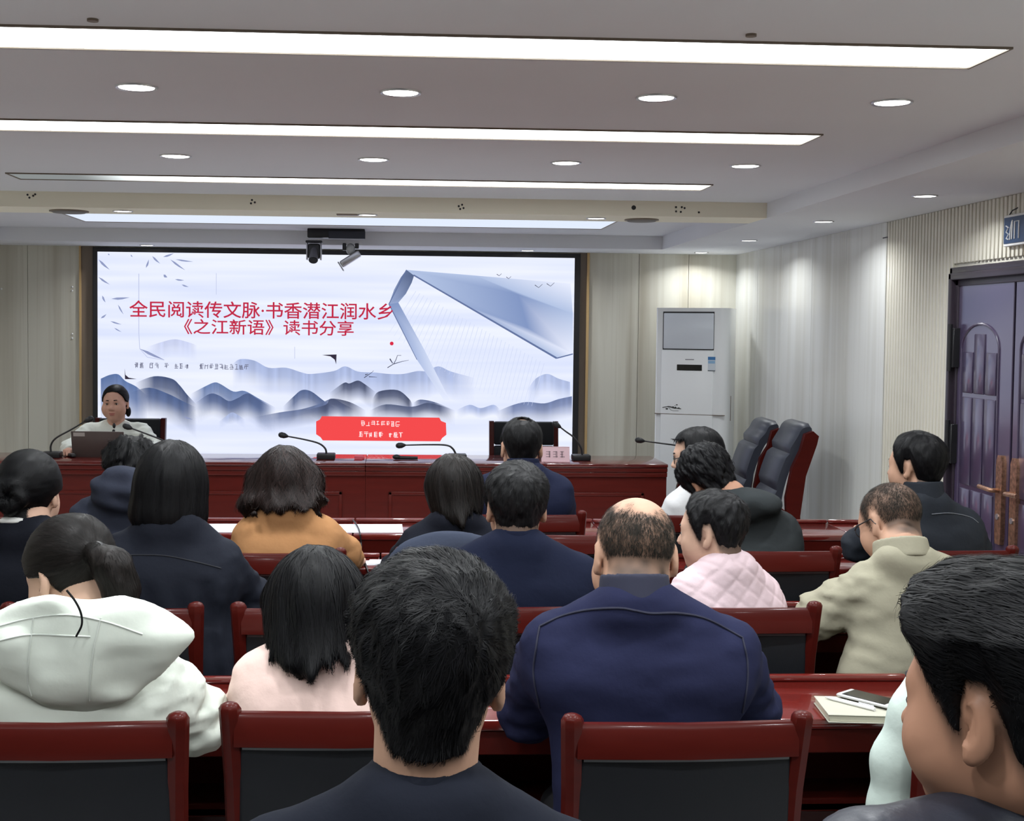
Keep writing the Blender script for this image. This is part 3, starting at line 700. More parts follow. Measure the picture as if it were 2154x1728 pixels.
# ================================================================== chairs
def make_chair():
    """audience chair; local +y is the way the sitter faces, the top rail stands at y = 0"""
    t = empty('conference_chair', (0, 0, 0))
    W = .244
    for s in (-1, 1):
        secs = []
        for (y, z, hw, hy) in ((-.01, 0, .017, .018), (.02, .25, .019, .02), (.055, .46, .021, .022), (.05, .6, .021, .022), (.022, .8, .021, .022), (-.002, .925, .022, .023), (-.006, .945, .022, .023), (-.007, .953, .017, .018), (-.008, .957, .008, .009)):
            xo = s*(W-.021+.010*max(0, (z-.55)/.4)**2 - .010)
            secs.append([(xo+a*hw*(1 if abs(a)+abs(b) < 2 else .72), y+b*hy*(1 if abs(a)+abs(b) < 2 else .72), z) for a, b in ((-1, -1), (0, -1), (1, -1), (1, 0), (1, 1), (0, 1), (-1, 1), (-1, 0))])
        MB().sweep(secs).build('back_post', M_wood, t)
        MB().box((s*(W-.03)-.019, .44, 0), (s*(W-.03)+.019, .478, .43), .005, 2).build('front_leg', M_wood, t)
        MB().box((s*(W-.03)-.012, .06, .2), (s*(W-.03)+.012, .45, .235), .004, 1).build('stretcher', M_wood, t)
    secs = [[(x, -.018+.0+dy, .872), (x, .016+dy, .872), (x, .012+dy, .925), (x, .003+dy, .938), (x, -.010+dy, .938), (x, -.018+dy, .928)] for x, dy in ((-W+.03, .0), (0, -.012), (W-.03, .0))]
    MB().sweep(secs).build('top_rail', M_wood, t)
    bp = MB().box((-W+.034, .0, .50), (W-.034, .045, .872), .012, 3, M=Matrix.Shear('XZ', 4, (0, 0)) if False else None)
    for v in bp.bm.verts: v.co.y += (.872-v.co.z)*.10 - .012*(1-(v.co.x/W)**2)
    bpo = bp.build('back_panel', M_leather, t)
    mb = MB(); mb.tube([(x, .003-.012*(1-(x/W)**2), .866) for x in np.linspace(-W+.045, W-.045, 9)], .005, 6); mb.build('piping', M_pipe, bpo)
    MB().box((-W+.02, .07, .385), (W-.02, .46, .425), .006, 2).build('seat_frame', M_wood, t)
    MB().box((-W+.015, .075, .42), (W-.015, .49, .465), .018, 3).build('seat', M_leather, t)
    return t
proto = make_chair(); first = [True]
CG = 'mahogany audience chairs with black leather backs'
def chair(px, d, label, rz=0.0, x=None):
    c = proto if first[0] else copy_tree(proto)
    first[0] = False
    X = ony(px, 1000, d)[0] if x is None else x
    c.location = (X, d, 0); c.rotation_euler = (0, 0, rz)
    tag(c, label, 'chair', CG); return c
chair(905, 1.12, 'mahogany chair of the dark haired man at the front centre, hidden behind him')
chair(2190, .98, 'mahogany chair of the man in the black leather jacket, hidden behind him')
chair(122, 2.42, 'mahogany chair at the lower left corner, behind the woman in the white hooded jacket')
chair(730, 2.48, 'mahogany chair behind the woman in the pale pink top')
chair(1455, 2.40, 'mahogany chair with full black back panel in view, behind the bald man in navy', rz=.02)
chair(2196, 2.42, 'mahogany chair under the pale mint garment, beside the leather jacket man')
chair(-165, 3.40, 'mahogany chair of the woman with the hair bun, at the left edge')
chair(233, 3.40, 'mahogany chair behind the bob haired woman in the dark jacket')
chair(681, 3.40, 'empty mahogany chair whose post shows left of the woman in pale pink')
chair(1090, 3.42, 'mahogany chair behind the short haired man in the plain navy sweater')
chair(1546, 3.41, 'mahogany chair behind the person in the pink quilted jacket', rz=-.03)
chair(2140, 3.38, 'mahogany chair of the man in the khaki jacket, half hidden by the leather jacket man')
chair(275, 4.28, 'mahogany chair of the person in the dark hooded coat')
chair(574, 4.25, 'mahogany chair behind the woman in the camel brown coat')
chair(985, 4.28, 'mahogany chair of the long haired woman in black')
chair(1232, 4.64, 'mahogany chair pushed in beside the bald man, its rail behind his head')
chair(1626, 4.30, 'mahogany chair behind the person in the dark grey hoodie')
chair(2000, 4.32, 'mahogany chair behind the man in the dark jacket by the door')
chair(1109, 5.15, 'mahogany chair of the man in the navy suit in the front row')
chair(1490, 5.15, 'mahogany chair of the woman in the light grey top, hidden behind others')

def head_chair(px, d, ztop, label):
    X = ony(px, 900, d)[0]
    t = empty('high_back_chair', (X, d, 0), 0, label, 'chair', 'black high-back chairs behind the head table')
    W = .25
    for s in (-1, 1):
        MB().sweep([[(s*W-.018, y-.03, z), (s*W+.018, y-.03, z), (s*W+.018, y+.03, z), (s*W-.018, y+.03, z)] for y, z in ((.02, 0), (.0, .45), (.04, .75), (.07, ztop))]).build('side_frame', M_wood, t)
        MB().box((s*W-.02, -.42, 0), (s*W+.02, -.38, .62), .005, 1).build('front_leg', M_wood, t)
        MB().box((s*W-.024, -.42, .62), (s*W+.024, .02, .65), .01, 2).build('armrest', M_wood, t)
    zz = [.50, .64, .80, ztop+.004]
    for a, b in zip(zz, zz[1:]):
        MB().box((-W+.018, -.05, a), (W-.018, .03, b-.006), .014, 3, M=Matrix.Translation((0, .07*(a-.45)/.5, 0))).build('back_cushion', M_leather, t)
    MB().box((-W+.018, -.42, .38), (W-.018, .0, .47), .02, 3).build('seat', M_leather, t)
head_chair(1103, 9.86, ony(1103, 887, 9.9)[2], 'empty black leather chair with wooden sides in front of the screen')
head_chair(272, 9.98, ony(275, 881, 9.98)[2], 'black leather chair behind the speaker in white')

def arm_chair(x, y, rz, H, label):
    t = empty('executive_armchair', (x, y, 0), rz, label, 'armchair', 'spare executive armchairs by the side wall')
    W = .27
    for s in (-1, 1):
        xo = s*W
        back = [(-.24, 0), (-.25, .3), (-.24, .55), (-.27, .8), (-.335, 1.0), (-.345, H-.03), (-.31, H), (-.26, H-.02), (-.235, H-.12), (-.185, .85), (-.15, .66), (-.16, .5), (-.175, .3), (-.17, 0)]
        MB().prism(back, 'x', xo-.028, xo+.028).build('side_frame', M_wood, t, ang=1.0)
        P = spline([(-.2, .52), (-.08, .60), (.1, .655), (.22, .64), (.265, .57), (.25, .4), (.24, 0)], 6)
        mb = MB(); T = np.gradient(P, axis=0); T /= np.linalg.norm(T, axis=1)[:, None]; Nn = np.stack([-T[:, 1], T[:, 0]], 1)
        mb.sweep([[(xo-.026, *(p-n*.02)), (xo+.026, *(p-n*.02)), (xo+.026, *(p+n*.02)), (xo-.026, *(p+n*.02))] for p, n in zip(P, Nn)])
        mb.build('armrest', M_wood, t)
        MB().box((xo-.02, -.18, .30), (xo+.02, .25, .36), .004, 1).build('side_rail', M_wood, t)
    C = spline([(-.12, .47), (-.105, .62), (-.135, .78), (-.19, .93), (-.245, H-.05), (-.27, H-.005), (-.315, H+.005)], 8)
    n = len(C); cuts = [0, int(n*.26), int(n*.50), n-1]
    for a, b in zip(cuts, cuts[1:]):
        seg = C[a:b+1]; T = np.gradient(seg, axis=0); T /= np.linalg.norm(T, axis=1)[:, None]; Nn = np.stack([T[:, 1], -T[:, 0]], 1)
        rings = []
        for k, (p, nn) in enumerate(zip(seg, Nn)):
            th_ = .04*(min(1, .45+min(k, len(seg)-1-k)*.3))
            q0, q1 = p+nn*th_, p-nn*.03
            rings.append([(-W+.03, *q1), (W-.03, *q1), (W-.03, *(p+nn*th_*.5)), (W-.06, *q0), (-W+.06, *q0), (-W+.03, *(p+nn*th_*.5))])
        MB().sweep(rings).build('back_cushion', M_greyleather, t, ang=.9)
    MB().box((-W+.028, -.16, .36), (W-.028, .27, .48), .035, 4).build('seat', M_greyleather, t)
    return t
p = ony(1612, 885, 8.72); H1 = float(p[2])-.03
arm_chair(p[0]-.29, 8.72, math.radians(86), H1, 'executive armchair with slate leather, the one nearer the air conditioner')
p = ony(1678, 890, 8.12)
arm_chair(p[0]-.29, 8.12, math.radians(86), float(p[2])-.03, 'executive armchair with slate leather, the one nearer the door')

# ================================================================== rows of desks
def desk(xa, xb, y0, y1, label, z=.77):
    t = empty('conference_desk', ((xa+xb)/2, (y0+y1)/2, 0), 0, label, 'desk', 'mahogany audience desks in rows')
    h = (xb-xa)/2-.002; d = (y1-y0)/2
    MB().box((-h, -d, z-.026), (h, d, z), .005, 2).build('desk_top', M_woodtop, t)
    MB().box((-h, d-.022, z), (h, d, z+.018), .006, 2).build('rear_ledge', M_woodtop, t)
    MB().box((-h+.002, -d+.006, z-.085), (h-.002, -d+.028, z-.026), .003, 1).build('apron', M_wood, t)
    MB().box((-h+.01, d-.04, .12), (h-.01, d-.022, z-.026)).build('modesty_panel', M_wood, t, smooth=False)
    for s in (-1, 1): MB().box((s*(h-.015)-.015, -d+.01, 0), (s*(h-.015)+.015, d-.01, z-.026), .003, 1).build('side_panel', M_wood, t)
    MB().box((-h+.03, -d+.12, .505), (h-.03, d-.04, .52)).build('shelf', M_wood, t)
    MB().box((-h+.03, -d+.12, .50), (h-.03, -d+.136, .535), .003, 1).build('shelf_lip', M_wood, t)
    return t
def row(y0, y1, xs, labs):
    for k in range(len(xs)-1): desk(xs[k], xs[k+1], y0, y1, labs[k])
row(2.955, 3.295, (-2.2, -1.02, .17, 1.354, 2.3), ('mahogany desk at the far left in the row of the white jacket woman', 'mahogany desk in front of the woman in white and the woman in pale pink', 'mahogany desk with the cream notebook on it, in front of the bald man', 'mahogany desk under the pale mint garment at the right edge'))
row(3.90, 4.20, (-2.4, -1.2, 0, 1.2, 2.4), ('mahogany desk in front of the woman with the hair bun', 'mahogany desk in front of the bob haired woman', 'mahogany desk in front of the man in the plain navy sweater', 'mahogany desk in front of the khaki jacket man'))
row(4.875, 5.12, (-2.4, -1.2, -.05, 1.2, 2.4), ('mahogany desk in front of the dark hooded coat', 'mahogany desk where the woman in camel brown writes', 'mahogany desk in front of the long haired woman in black', 'mahogany desk in front of the dark grey hoodie'))
row(5.69, 6.07, (-2.4, -1.3, -.18, .95, 2.09, 2.6), ('front row mahogany desk at the far left', 'front row mahogany desk reflecting the screen, left of the seam', 'front row mahogany desk in front of the navy suit', 'front row mahogany desk in front of the light grey top', 'front row mahogany desk end by the side wall'))

# things on the desks
p = onz(1805, 1490, .785)
t = empty('notebook', (p[0], p[1], .7705), math.radians(-6), 'cream covered notebook lying on the desk under the phone', 'notebook')
q = [onz(1714, 1455, .79), onz(1778, 1445, .79), onz(1895, 1488, .79), onz(1793, 1500, .79)]
nb = MB().box((-.085, -.075, .003), (.085, .075, .017), .001, 1); nb.build('pages', mat('paper_edge', srgb(196, 192, 172), .8), t)
mb = MB().box((-.088, -.078, .017), (.088, .078, .0195), .001, 1); mb.build('cover', mat('cream_cover', srgb(166, 164, 150), .6), t)
mb = MB().box((-.088, -.078, 0), (.088, .078, .003), .001, 1); mb.build('back_cover', mat('cream_cover', srgb(166, 164, 150), .6), t)
p2 = onz(1830, 1470, .80)
t = empty('smartphone', (p2[0], p2[1]+.005, .7895), math.radians(38), 'white framed smartphone lying on the cream notebook', 'phone')
MB().box((-.034, -.072, .004), (.034, .072, .013), .006, 3).build('body', mat('white_phone_shell', (.5, .5, .5), .35), t)
MB().box((-.030, -.060, .012), (.030, .058, .0136), .001, 1).build('screen_glass', mat('black_gloss', (.006, .006, .007), .1), t)
MB().cyl((0, -.066, .0125), (0, -.066, .0138), .005, n=14).build('home_button', M_silver, t)
t = empty('pen', (p2[0]-.055, p2[1]-.02, .7895), math.radians(38), 'white pen lying on the cream notebook beside the phone', 'pen')
MB().tube([(0, -.065, .005), (0, .05, .005), (0, .07, .005)], [.005, .005, .0015], 10).build('barrel', M_white, t)
MB().tube([(.004, -.06, .0105), (.004, -.02, .0105)], .0015, 6).build('clip', M_silver, t)
p = onz(768, 1180, .772)
for k, (dx, dy, rz) in enumerate(((0, 0, .1), (.09, .01, -.05))):
    o = MB().box((-.075, -.05, 0), (.075, .05, .0015)).build('paper_and_reflection_sheet', mat('white_paper_and_reflection', (.58, .60, .65), .7), smooth=False)
    o.location = (p[0]+dx, 4.98+dy, .7705+.002*k); o.rotation_euler = (0, 0, rz)
    tag(o, ('white sheet of paper under the hand of the woman in camel brown', 'white sheet of paper beside the black cable on the desk')[k], 'paper')
for k, (xx, rz, lab) in enumerate(((-.72, .02, 'white sheet added as screen reflection on the front row desk, left one behind the bob haired woman'), (-.415, -.02, 'white sheet added as screen reflection on the front row desk, behind the camel brown coat'), (-.105, .015, 'white sheet added as screen reflection on the front row desk, nearest the long haired woman in black'))):  # sheets added to stand in for the screen's white reflection on this desk
    o = MB().box((-.148, -.125, 0), (.148, .125, .0015)).build('paper_and_reflection_sheet', mat('white_paper_and_reflection', (.58, .60, .65), .7), smooth=False)
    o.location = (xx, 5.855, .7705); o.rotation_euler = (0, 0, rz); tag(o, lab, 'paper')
pts = [onz(742, 1094, .79), onz(752, 1108, .777), onz(757, 1122, .777), ony(760, 1150, 5.65), ony(757, 1160, 5.3), onz(762, 1172, .775), onz(772, 1196, .772), ony(778, 1225, 4.86), ony(778, 1290, 4.85)]
o = MB().tube(spline(pts, 6), .0035, 6).build('cable', M_black); tag(o, 'thin black cable running down across the desks behind the long black hair', 'cable')
# ================================================================== people: smooth bodies from distance fields
def nrm(v): v = np.asarray(v, float); return v/np.linalg.norm(v)
def A3(*v): return np.array(v, float)
def rc(P, a, b, ra, rb):
    a = np.asarray(a, np.float32); b = np.asarray(b, np.float32); ba = b-a
    h = np.clip(((P-a)@ba)/max(1e-9, float(ba@ba)), 0, 1)
    return np.linalg.norm(P-a-h[:, None]*ba, axis=1)-(ra+(rb-ra)*h)
def el(P, c, r, R=None):
    q = P-np.asarray(c, np.float32)
    if R is not None: q = q@np.asarray(R, np.float32)
    r = np.asarray(r, np.float32)
    k0 = np.linalg.norm(q/r, axis=1); k1 = np.linalg.norm(q/(r*r), axis=1)+1e-6
    return k0*(k0-1)/k1
def smin(a, b, k):
    h = np.clip(.5+.5*(b-a)/k, 0, 1); return b+(a-b)*h-k*h*(1-h)
def smax(a, b, k): return -smin(-a, -b, k)
_tab = np.random.RandomState(7).rand(4096).astype(np.float32)*2-1
def vnoise(P, s):
    q = P*np.asarray(s, np.float32)+100.0; i = np.floor(q).astype(np.int64); f = (q-i).astype(np.float32); f = f*f*(3-2*f)
    H = lambda a, b, c: _tab[((i[:, 0]+a)*73 + (i[:, 1]+b)*1031 + (i[:, 2]+c)*2287) % 4096]
    x0 = H(0,0,0)*(1-f[:,0])+H(1,0,0)*f[:,0]; x1 = H(0,1,0)*(1-f[:,0])+H(1,1,0)*f[:,0]
    x2 = H(0,0,1)*(1-f[:,0])+H(1,0,1)*f[:,0]; x3 = H(0,1,1)*(1-f[:,0])+H(1,1,1)*f[:,0]
    return (x0*(1-f[:,1])+x1*f[:,1])*(1-f[:,2])+(x2*(1-f[:,1])+x3*f[:,1])*f[:,2]
_E = [(a, b) for a in range(8) for b in range(a+1, 8) if bin(a ^ b).count('1') == 1]
_K = np.array([[(c >> 2) & 1, (c >> 1) & 1, c & 1] for c in range(8)])
def surfnet(f, lo, hi, h, slack=2.0):
    lo = np.asarray(lo, float); hi = np.asarray(hi, float); B = 4
    nc = np.maximum(2, np.ceil((hi-lo)/(h*B)).astype(int)); n = nc*B+1
    g = [lo[k]+np.arange(nc[k]+1)*h*B for k in range(3)]
    Pc = np.stack(np.meshgrid(*g, indexing='ij'), -1).reshape(-1, 3).astype(np.float32)
    Fc = f(Pc).reshape(nc+1)
    near = np.abs(Fc) < h*B*slack
    cell = np.zeros(nc, bool)
    for c in _K: cell |= near[c[0]:c[0]+nc[0], c[1]:c[1]+nc[1], c[2]:c[2]+nc[2]]
    fine = cell.repeat(B, 0).repeat(B, 1).repeat(B, 2)
    pm = np.zeros(n, bool)
    for c in _K: pm[c[0]:c[0]+n[0]-1, c[1]:c[1]+n[1]-1, c[2]:c[2]+n[2]-1] |= fine
    Fv = np.where(Fc < 0, -1., 1.).astype(np.float32)
    idx = [np.minimum(np.arange(n[k])//B, nc[k]) for k in range(3)]
    F = Fv[np.ix_(*idx)].copy()
    ii = np.argwhere(pm)
    F[pm] = f((lo+ii*h).astype(np.float32))
    S = F < 0
    cnt = np.zeros(n-1, np.int8)
    for c in _K: cnt += S[c[0]:c[0]+n[0]-1, c[1]:c[1]+n[1]-1, c[2]:c[2]+n[2]-1]
    act = (cnt > 0) & (cnt < 8); ac_ = np.argwhere(act)
    V8 = np.stack([F[ac_[:, 0]+c[0], ac_[:, 1]+c[1], ac_[:, 2]+c[2]] for c in _K], 1)
    pos = np.zeros((len(ac_), 3)); num = np.zeros(len(ac_))
    for a, b in _E:
        m = (V8[:, a] < 0) != (V8[:, b] < 0)
        t = V8[:, a]/(V8[:, a]-V8[:, b]+1e-12)
        pos += np.where(m[:, None], _K[a]+t[:, None]*(_K[b]-_K[a]), 0); num += m
    V = lo+(ac_+pos/num[:, None])*h
    vid = np.full(n-1, -1, np.int32); vid[act] = np.arange(len(ac_))
    Q = []
    for ax in range(3):
        u, v = (ax+1) % 3, (ax+2) % 3
        a = [slice(None)]*3; b = [slice(None)]*3
        a[ax] = slice(0, -1); b[ax] = slice(1, None)
        cr = S[tuple(a)] != S[tuple(b)]
        e = np.argwhere(cr); e = e[(e[:, u] > 0) & (e[:, v] > 0) & (e[:, u] < n[u]-1) & (e[:, v] < n[v]-1)]
        if not len(e): continue
        du = np.zeros(3, int); du[u] = 1; dv = np.zeros(3, int); dv[v] = 1
        g4 = [vid[tuple((e-du-dv).T)], vid[tuple((e-dv).T)], vid[tuple(e.T)], vid[tuple((e-du).T)]]
        q = np.stack(g4, 1); ins = S[tuple(e.T)]
        q[~ins] = q[~ins][:, ::-1]; Q.append(q)
    Q = np.concatenate(Q); Q = Q[(Q >= 0).all(1)]
    return V, Q
def npmesh(name, V, Q, T=None, smooth=True):
    """quads Q (and triangles T) straight into a mesh"""
    me = bpy.data.meshes.new(name); V = np.asarray(V, np.float32)
    nq = len(Q); nt = 0 if T is None else len(T)
    me.vertices.add(len(V)); me.vertices.foreach_set('co', V.ravel())
    li = np.asarray(Q, np.int32).ravel() if nt == 0 else np.concatenate([np.asarray(Q, np.int32).ravel(), np.asarray(T, np.int32).ravel()])
    me.loops.add(len(li)); me.loops.foreach_set('vertex_index', li)
    me.polygons.add(nq+nt)
    st = np.concatenate([np.arange(nq)*4, nq*4+np.arange(nt)*3]).astype(np.int32)
    me.polygons.foreach_set('loop_start', st)
    me.polygons.foreach_set('use_smooth', np.full(nq+nt, smooth))
    me.update(calc_edges=True); me.validate()
    return me
def grad(f, P, e=.002):
    f0 = f(P); G = np.stack([f(P+np.eye(3, dtype=np.float32)[k]*e)-f0 for k in range(3)], 1)
    return f0, G/(np.linalg.norm(G, axis=1)[:, None]+1e-9)
def strands(f, seeds, flow, length, n, width, off0, off1, seed=1, keep=None, curl=0.0):
    """thin tapered ribbons of hair traced over the surface f along a flow field"""
    rs = np.random.RandomState(seed); P = seeds.astype(np.float32); m = len(P)
    L = length(P)*(.7+.6*rs.rand(m)); o0 = off0*(rs.rand(m)-.4); o1 = off1*rs.rand(m)
    jit = rs.randn(m, 3)*.16; pts = []; nor = []
    ph = rs.rand(m)*6.28; G0 = None; alive = np.ones(m, bool)
    for k in range(n):
        f0, G = grad(f, P)
        if k == 0: P = P-G*np.clip(f0-o0, -.006, .006)[:, None]; G0 = G; Gp = G
        alive &= (np.sum(G*Gp, 1) > .55); Gp = G
        pts.append(P.copy()); nor.append(G)
        D = flow(P)+jit
        D = D-G*np.sum(D*G, 1)[:, None]; D /= np.linalg.norm(D, axis=1)[:, None]+1e-9
        if curl: 
            side = np.cross(G, D); D = D+side*(curl*np.sin(ph+k*1.1))[:, None]
        Pn = P+D*(L/(n-1))[:, None]
        t = (k+1)/(n-1); tgt = o0*(1-t)+o1*t
        f0 = f(Pn); Pn = Pn-G*(np.clip(f0-tgt, -.012, .012))[:, None]
        P = np.where(alive[:, None], Pn, P)
    pts = np.stack(pts, 1).astype(np.float32); nor = np.stack(nor, 1)
    ok = np.abs(f(pts[:, -1])) < .016; ok &= np.abs(f(pts[:, n//2])) < .016; ok &= np.abs(f(pts[:, 0])) < .012
    pts, nor = pts[ok], nor[ok]; m = len(pts)
    T = np.gradient(pts, axis=1); side = np.cross(T, nor); side /= np.linalg.norm(side, axis=2)[:, :, None]+1e-9
    wv = width*(.6+.8*rs.rand(m))[:, None, None]*np.linspace(1, .25, n)[None, :, None]
    A = pts+side*wv/2; Bv = pts-side*wv/2
    V = np.concatenate([A, Bv], 1).reshape(-1, 3)
    base = (np.arange(m)*2*n)[:, None]; i = np.arange(n-1)[None]
    Q = np.stack([base+i, base+i+1, base+n+i+1, base+n+i], -1).reshape(-1, 4)
    return V, Q
def rot(yaw, pitch, roll):
    """head axes: +y face, +z up; yaw turns to the left, pitch nods down, roll tilts to the left"""
    cy, sy = math.cos(yaw), math.sin(yaw)
    Rz = np.array([[cy, -sy, 0], [sy, cy, 0], [0, 0, 1]])
    cp, sp = math.cos(-pitch), math.sin(-pitch); Rx = np.array([[1, 0, 0], [0, cp, -sp], [0, sp, cp]])
    cr_, sr = math.cos(-roll), math.sin(-roll); Ry = np.array([[cr_, 0, sr], [0, 1, 0], [-sr, 0, cr_]])
    return Rz@Rx@Ry
def cranium(p):
    d = el(p, (0, -.010, .034), (.0765, .098, .084))
    d = smin(d, el(p, (0, .028, -.018), (.064, .064, .088)), .03)
    return d
def head_sdf(p, fat=0.0):
    q = p.copy(); q[:, 0] = np.abs(q[:, 0])
    d = cranium(p)
    d = smin(d, el(p, (0, .026, -.062), (.055+fat*.6, .056, .05)), .03)
    d = smin(d, rc(p, (0, .066, -.094), (0, .066, -.095), .019, .019), .03)
    d = smin(d, rc(q, (.036+fat*.5, .054, -.032), (.036+fat*.5, .05, -.04), .028+fat*.5, .028+fat*.4), .03)
    d = smin(d, rc(q, (.0, .084, .022), (.034, .074, .022), .012, .010), .02)
    d = smax(d, -rc(q, (.031, .1, .003), (.033, .1, .003), .015, .014), .012)
    d = smin(d, rc(q, (.031, .0755, .002), (.033, .0745, .002), .0125, .0125), .006)
    d = smin(d, rc(p, (0, .086, .006), (0, .104, -.026), .008, .0125), .012)
    d = smin(d, rc(q, (.011, .094, -.03), (.012, .09, -.031), .0085, .008), .008)
    d = smin(d, el(p, (0, .086, -.0575), (.024, .011, .0065)), .008)
    d = smin(d, el(p, (0, .0845, -.069), (.021, .011, .0075)), .008)
    e = el(q, (.080, -.012, -.004), (.0080, .017, .031), rot(math.radians(-14), 0, 0))
    e = smin(e, rc(q, (.077, -.003, -.033), (.076, -.003, -.033), .007, .006), .012)
    e = smax(e, -el(q, (.0895, -.004, .002), (.0125, .0115, .0215), rot(math.radians(-14), 0, 0)), .003)
    e = smin(e, rc(q, (.080, -.012, .012), (.081, -.008, -.012), .004, .004), .003)
    d = smin(d, e, .008)
    return d
MALE_Z = ([0, .55, .85, 1.1, 1.3, 1.42, 1.55, 1.85, 2.0, 2.2, 2.6, 3.15], [.078, .074, .055, .02, -.018, -.02, .034, .034, .0, -.045, -.072, -.076])
def hairline(p, zl, shift=0.0):
    ph = np.abs(np.arctan2(p[:, 0], p[:, 1])); return np.interp(ph, zl[0], np.array(zl[1])+shift).astype(np.float32)-p[:, 2]
def make_short(top=.022, side=.011, nape=.003, lump=.004, zl=MALE_Z, quiff=0.0, bald=None, shift=0.0, tuft=60):
    def f(p):
        z = p[:, 2]
        t = np.interp(z, [-.08, -.045, 0, .045, .085, .12], [nape, (nape+side)/2, side, (side+top)/2, top, top]).astype(np.float32)
        t = t+lump*vnoise(p, (tuft, tuft, tuft*.5))+lump*.6*vnoise(p, (tuft*2.3, tuft*2.3, tuft))
        t = t*(.2+.8*np.clip(-hairline(p, zl, shift)/.045, 0, 1))
        if quiff: t = t+quiff*np.clip((p[:, 1]-.0)/.08, 0, 1)*np.clip((z-.05)/.05, 0, 1)
        d = smin(cranium(p), rc(p, (0, -.03, -.04), (0, -.034, -.14), .052, .05), .03)-t
        d = smax(d, hairline(p, zl, shift)+.004*vnoise(p, (90, 90, 90)), .006)
        if bald is not None: d = smax(d, bald(p), .003)
        return d
    return f
def whorl_flow(c=(.01, -.07, .09), fwd=.0):
    c = np.array(c, np.float32)
    def g(p):
        v = p-c; v = v/(np.linalg.norm(v, axis=1)[:, None]+1e-6)
        s = np.stack([-v[:, 1], v[:, 0], 0*v[:, 0]], 1)
        return v+.35*s+np.array([0, fwd, -.25], np.float32)
    return g
down_flow = lambda p: np.stack([p[:, 0]*1.2*np.clip((p[:, 2]-.03)/.05, 0, 1), (p[:, 1]+.01)*.7*np.clip((p[:, 2]-.05)/.05, 0, 1), -1+0*p[:, 0]], 1).astype(np.float32)

M_hairblack = mat('black_hair', (.0032, .0032, .004), .5, spec=.16, island=.35)
M_hairbrown = mat('dark_brown_hair', (.0062, .0048, .0044), .48, spec=.18, island=.5)
M_hairwarm = mat('brown_wavy_hair', (.011, .0062, .0055), .48, spec=.2, island=.6)
M_hairgrey = mat('greying_black_hair', (.0045, .0045, .0052), .5, spec=.2, island=.8)
M_stubble = mat('cropped_hair', (.022, .020, .017), .8, spec=.1, noise=((60, 60, 60), .3))
M_trouser = mat('dark_trousers', (.012, .012, .015), .8)
M_shoe = mat('black_shoe', (.01, .01, .01), .4)
M_lip = mat('lips', srgb(176, 100, 92), .45)
M_eyew = mat('eye_white', (.6, .58, .55), .3)
M_eyed = mat('eye_dark', (.012, .009, .008), .2)
def skin(name, rgb):
    """skin whose vertex weight 'Stub' marks cropped hair"""
    if name in MATS: return MATS[name]
    m = mat(name, srgb(*rgb), .55, spec=.25, noise=((18, 18, 18), .08)); nt = m.node_tree; b = nt.nodes['Principled BSDF']
    src = b.inputs['Base Color'].links[0].from_socket
    a = nt.nodes.new('ShaderNodeAttribute'); a.attribute_name = 'Stub'
    mx = nt.nodes.new('ShaderNodeMix'); mx.data_type = 'RGBA'; mx.inputs['B'].default_value = (.012, .011, .010, 1)
    nt.links.new(a.outputs['Fac'], mx.inputs['Factor']); nt.links.new(src, mx.inputs['A']); nt.links.new(mx.outputs['Result'], b.inputs['Base Color'])
    return m

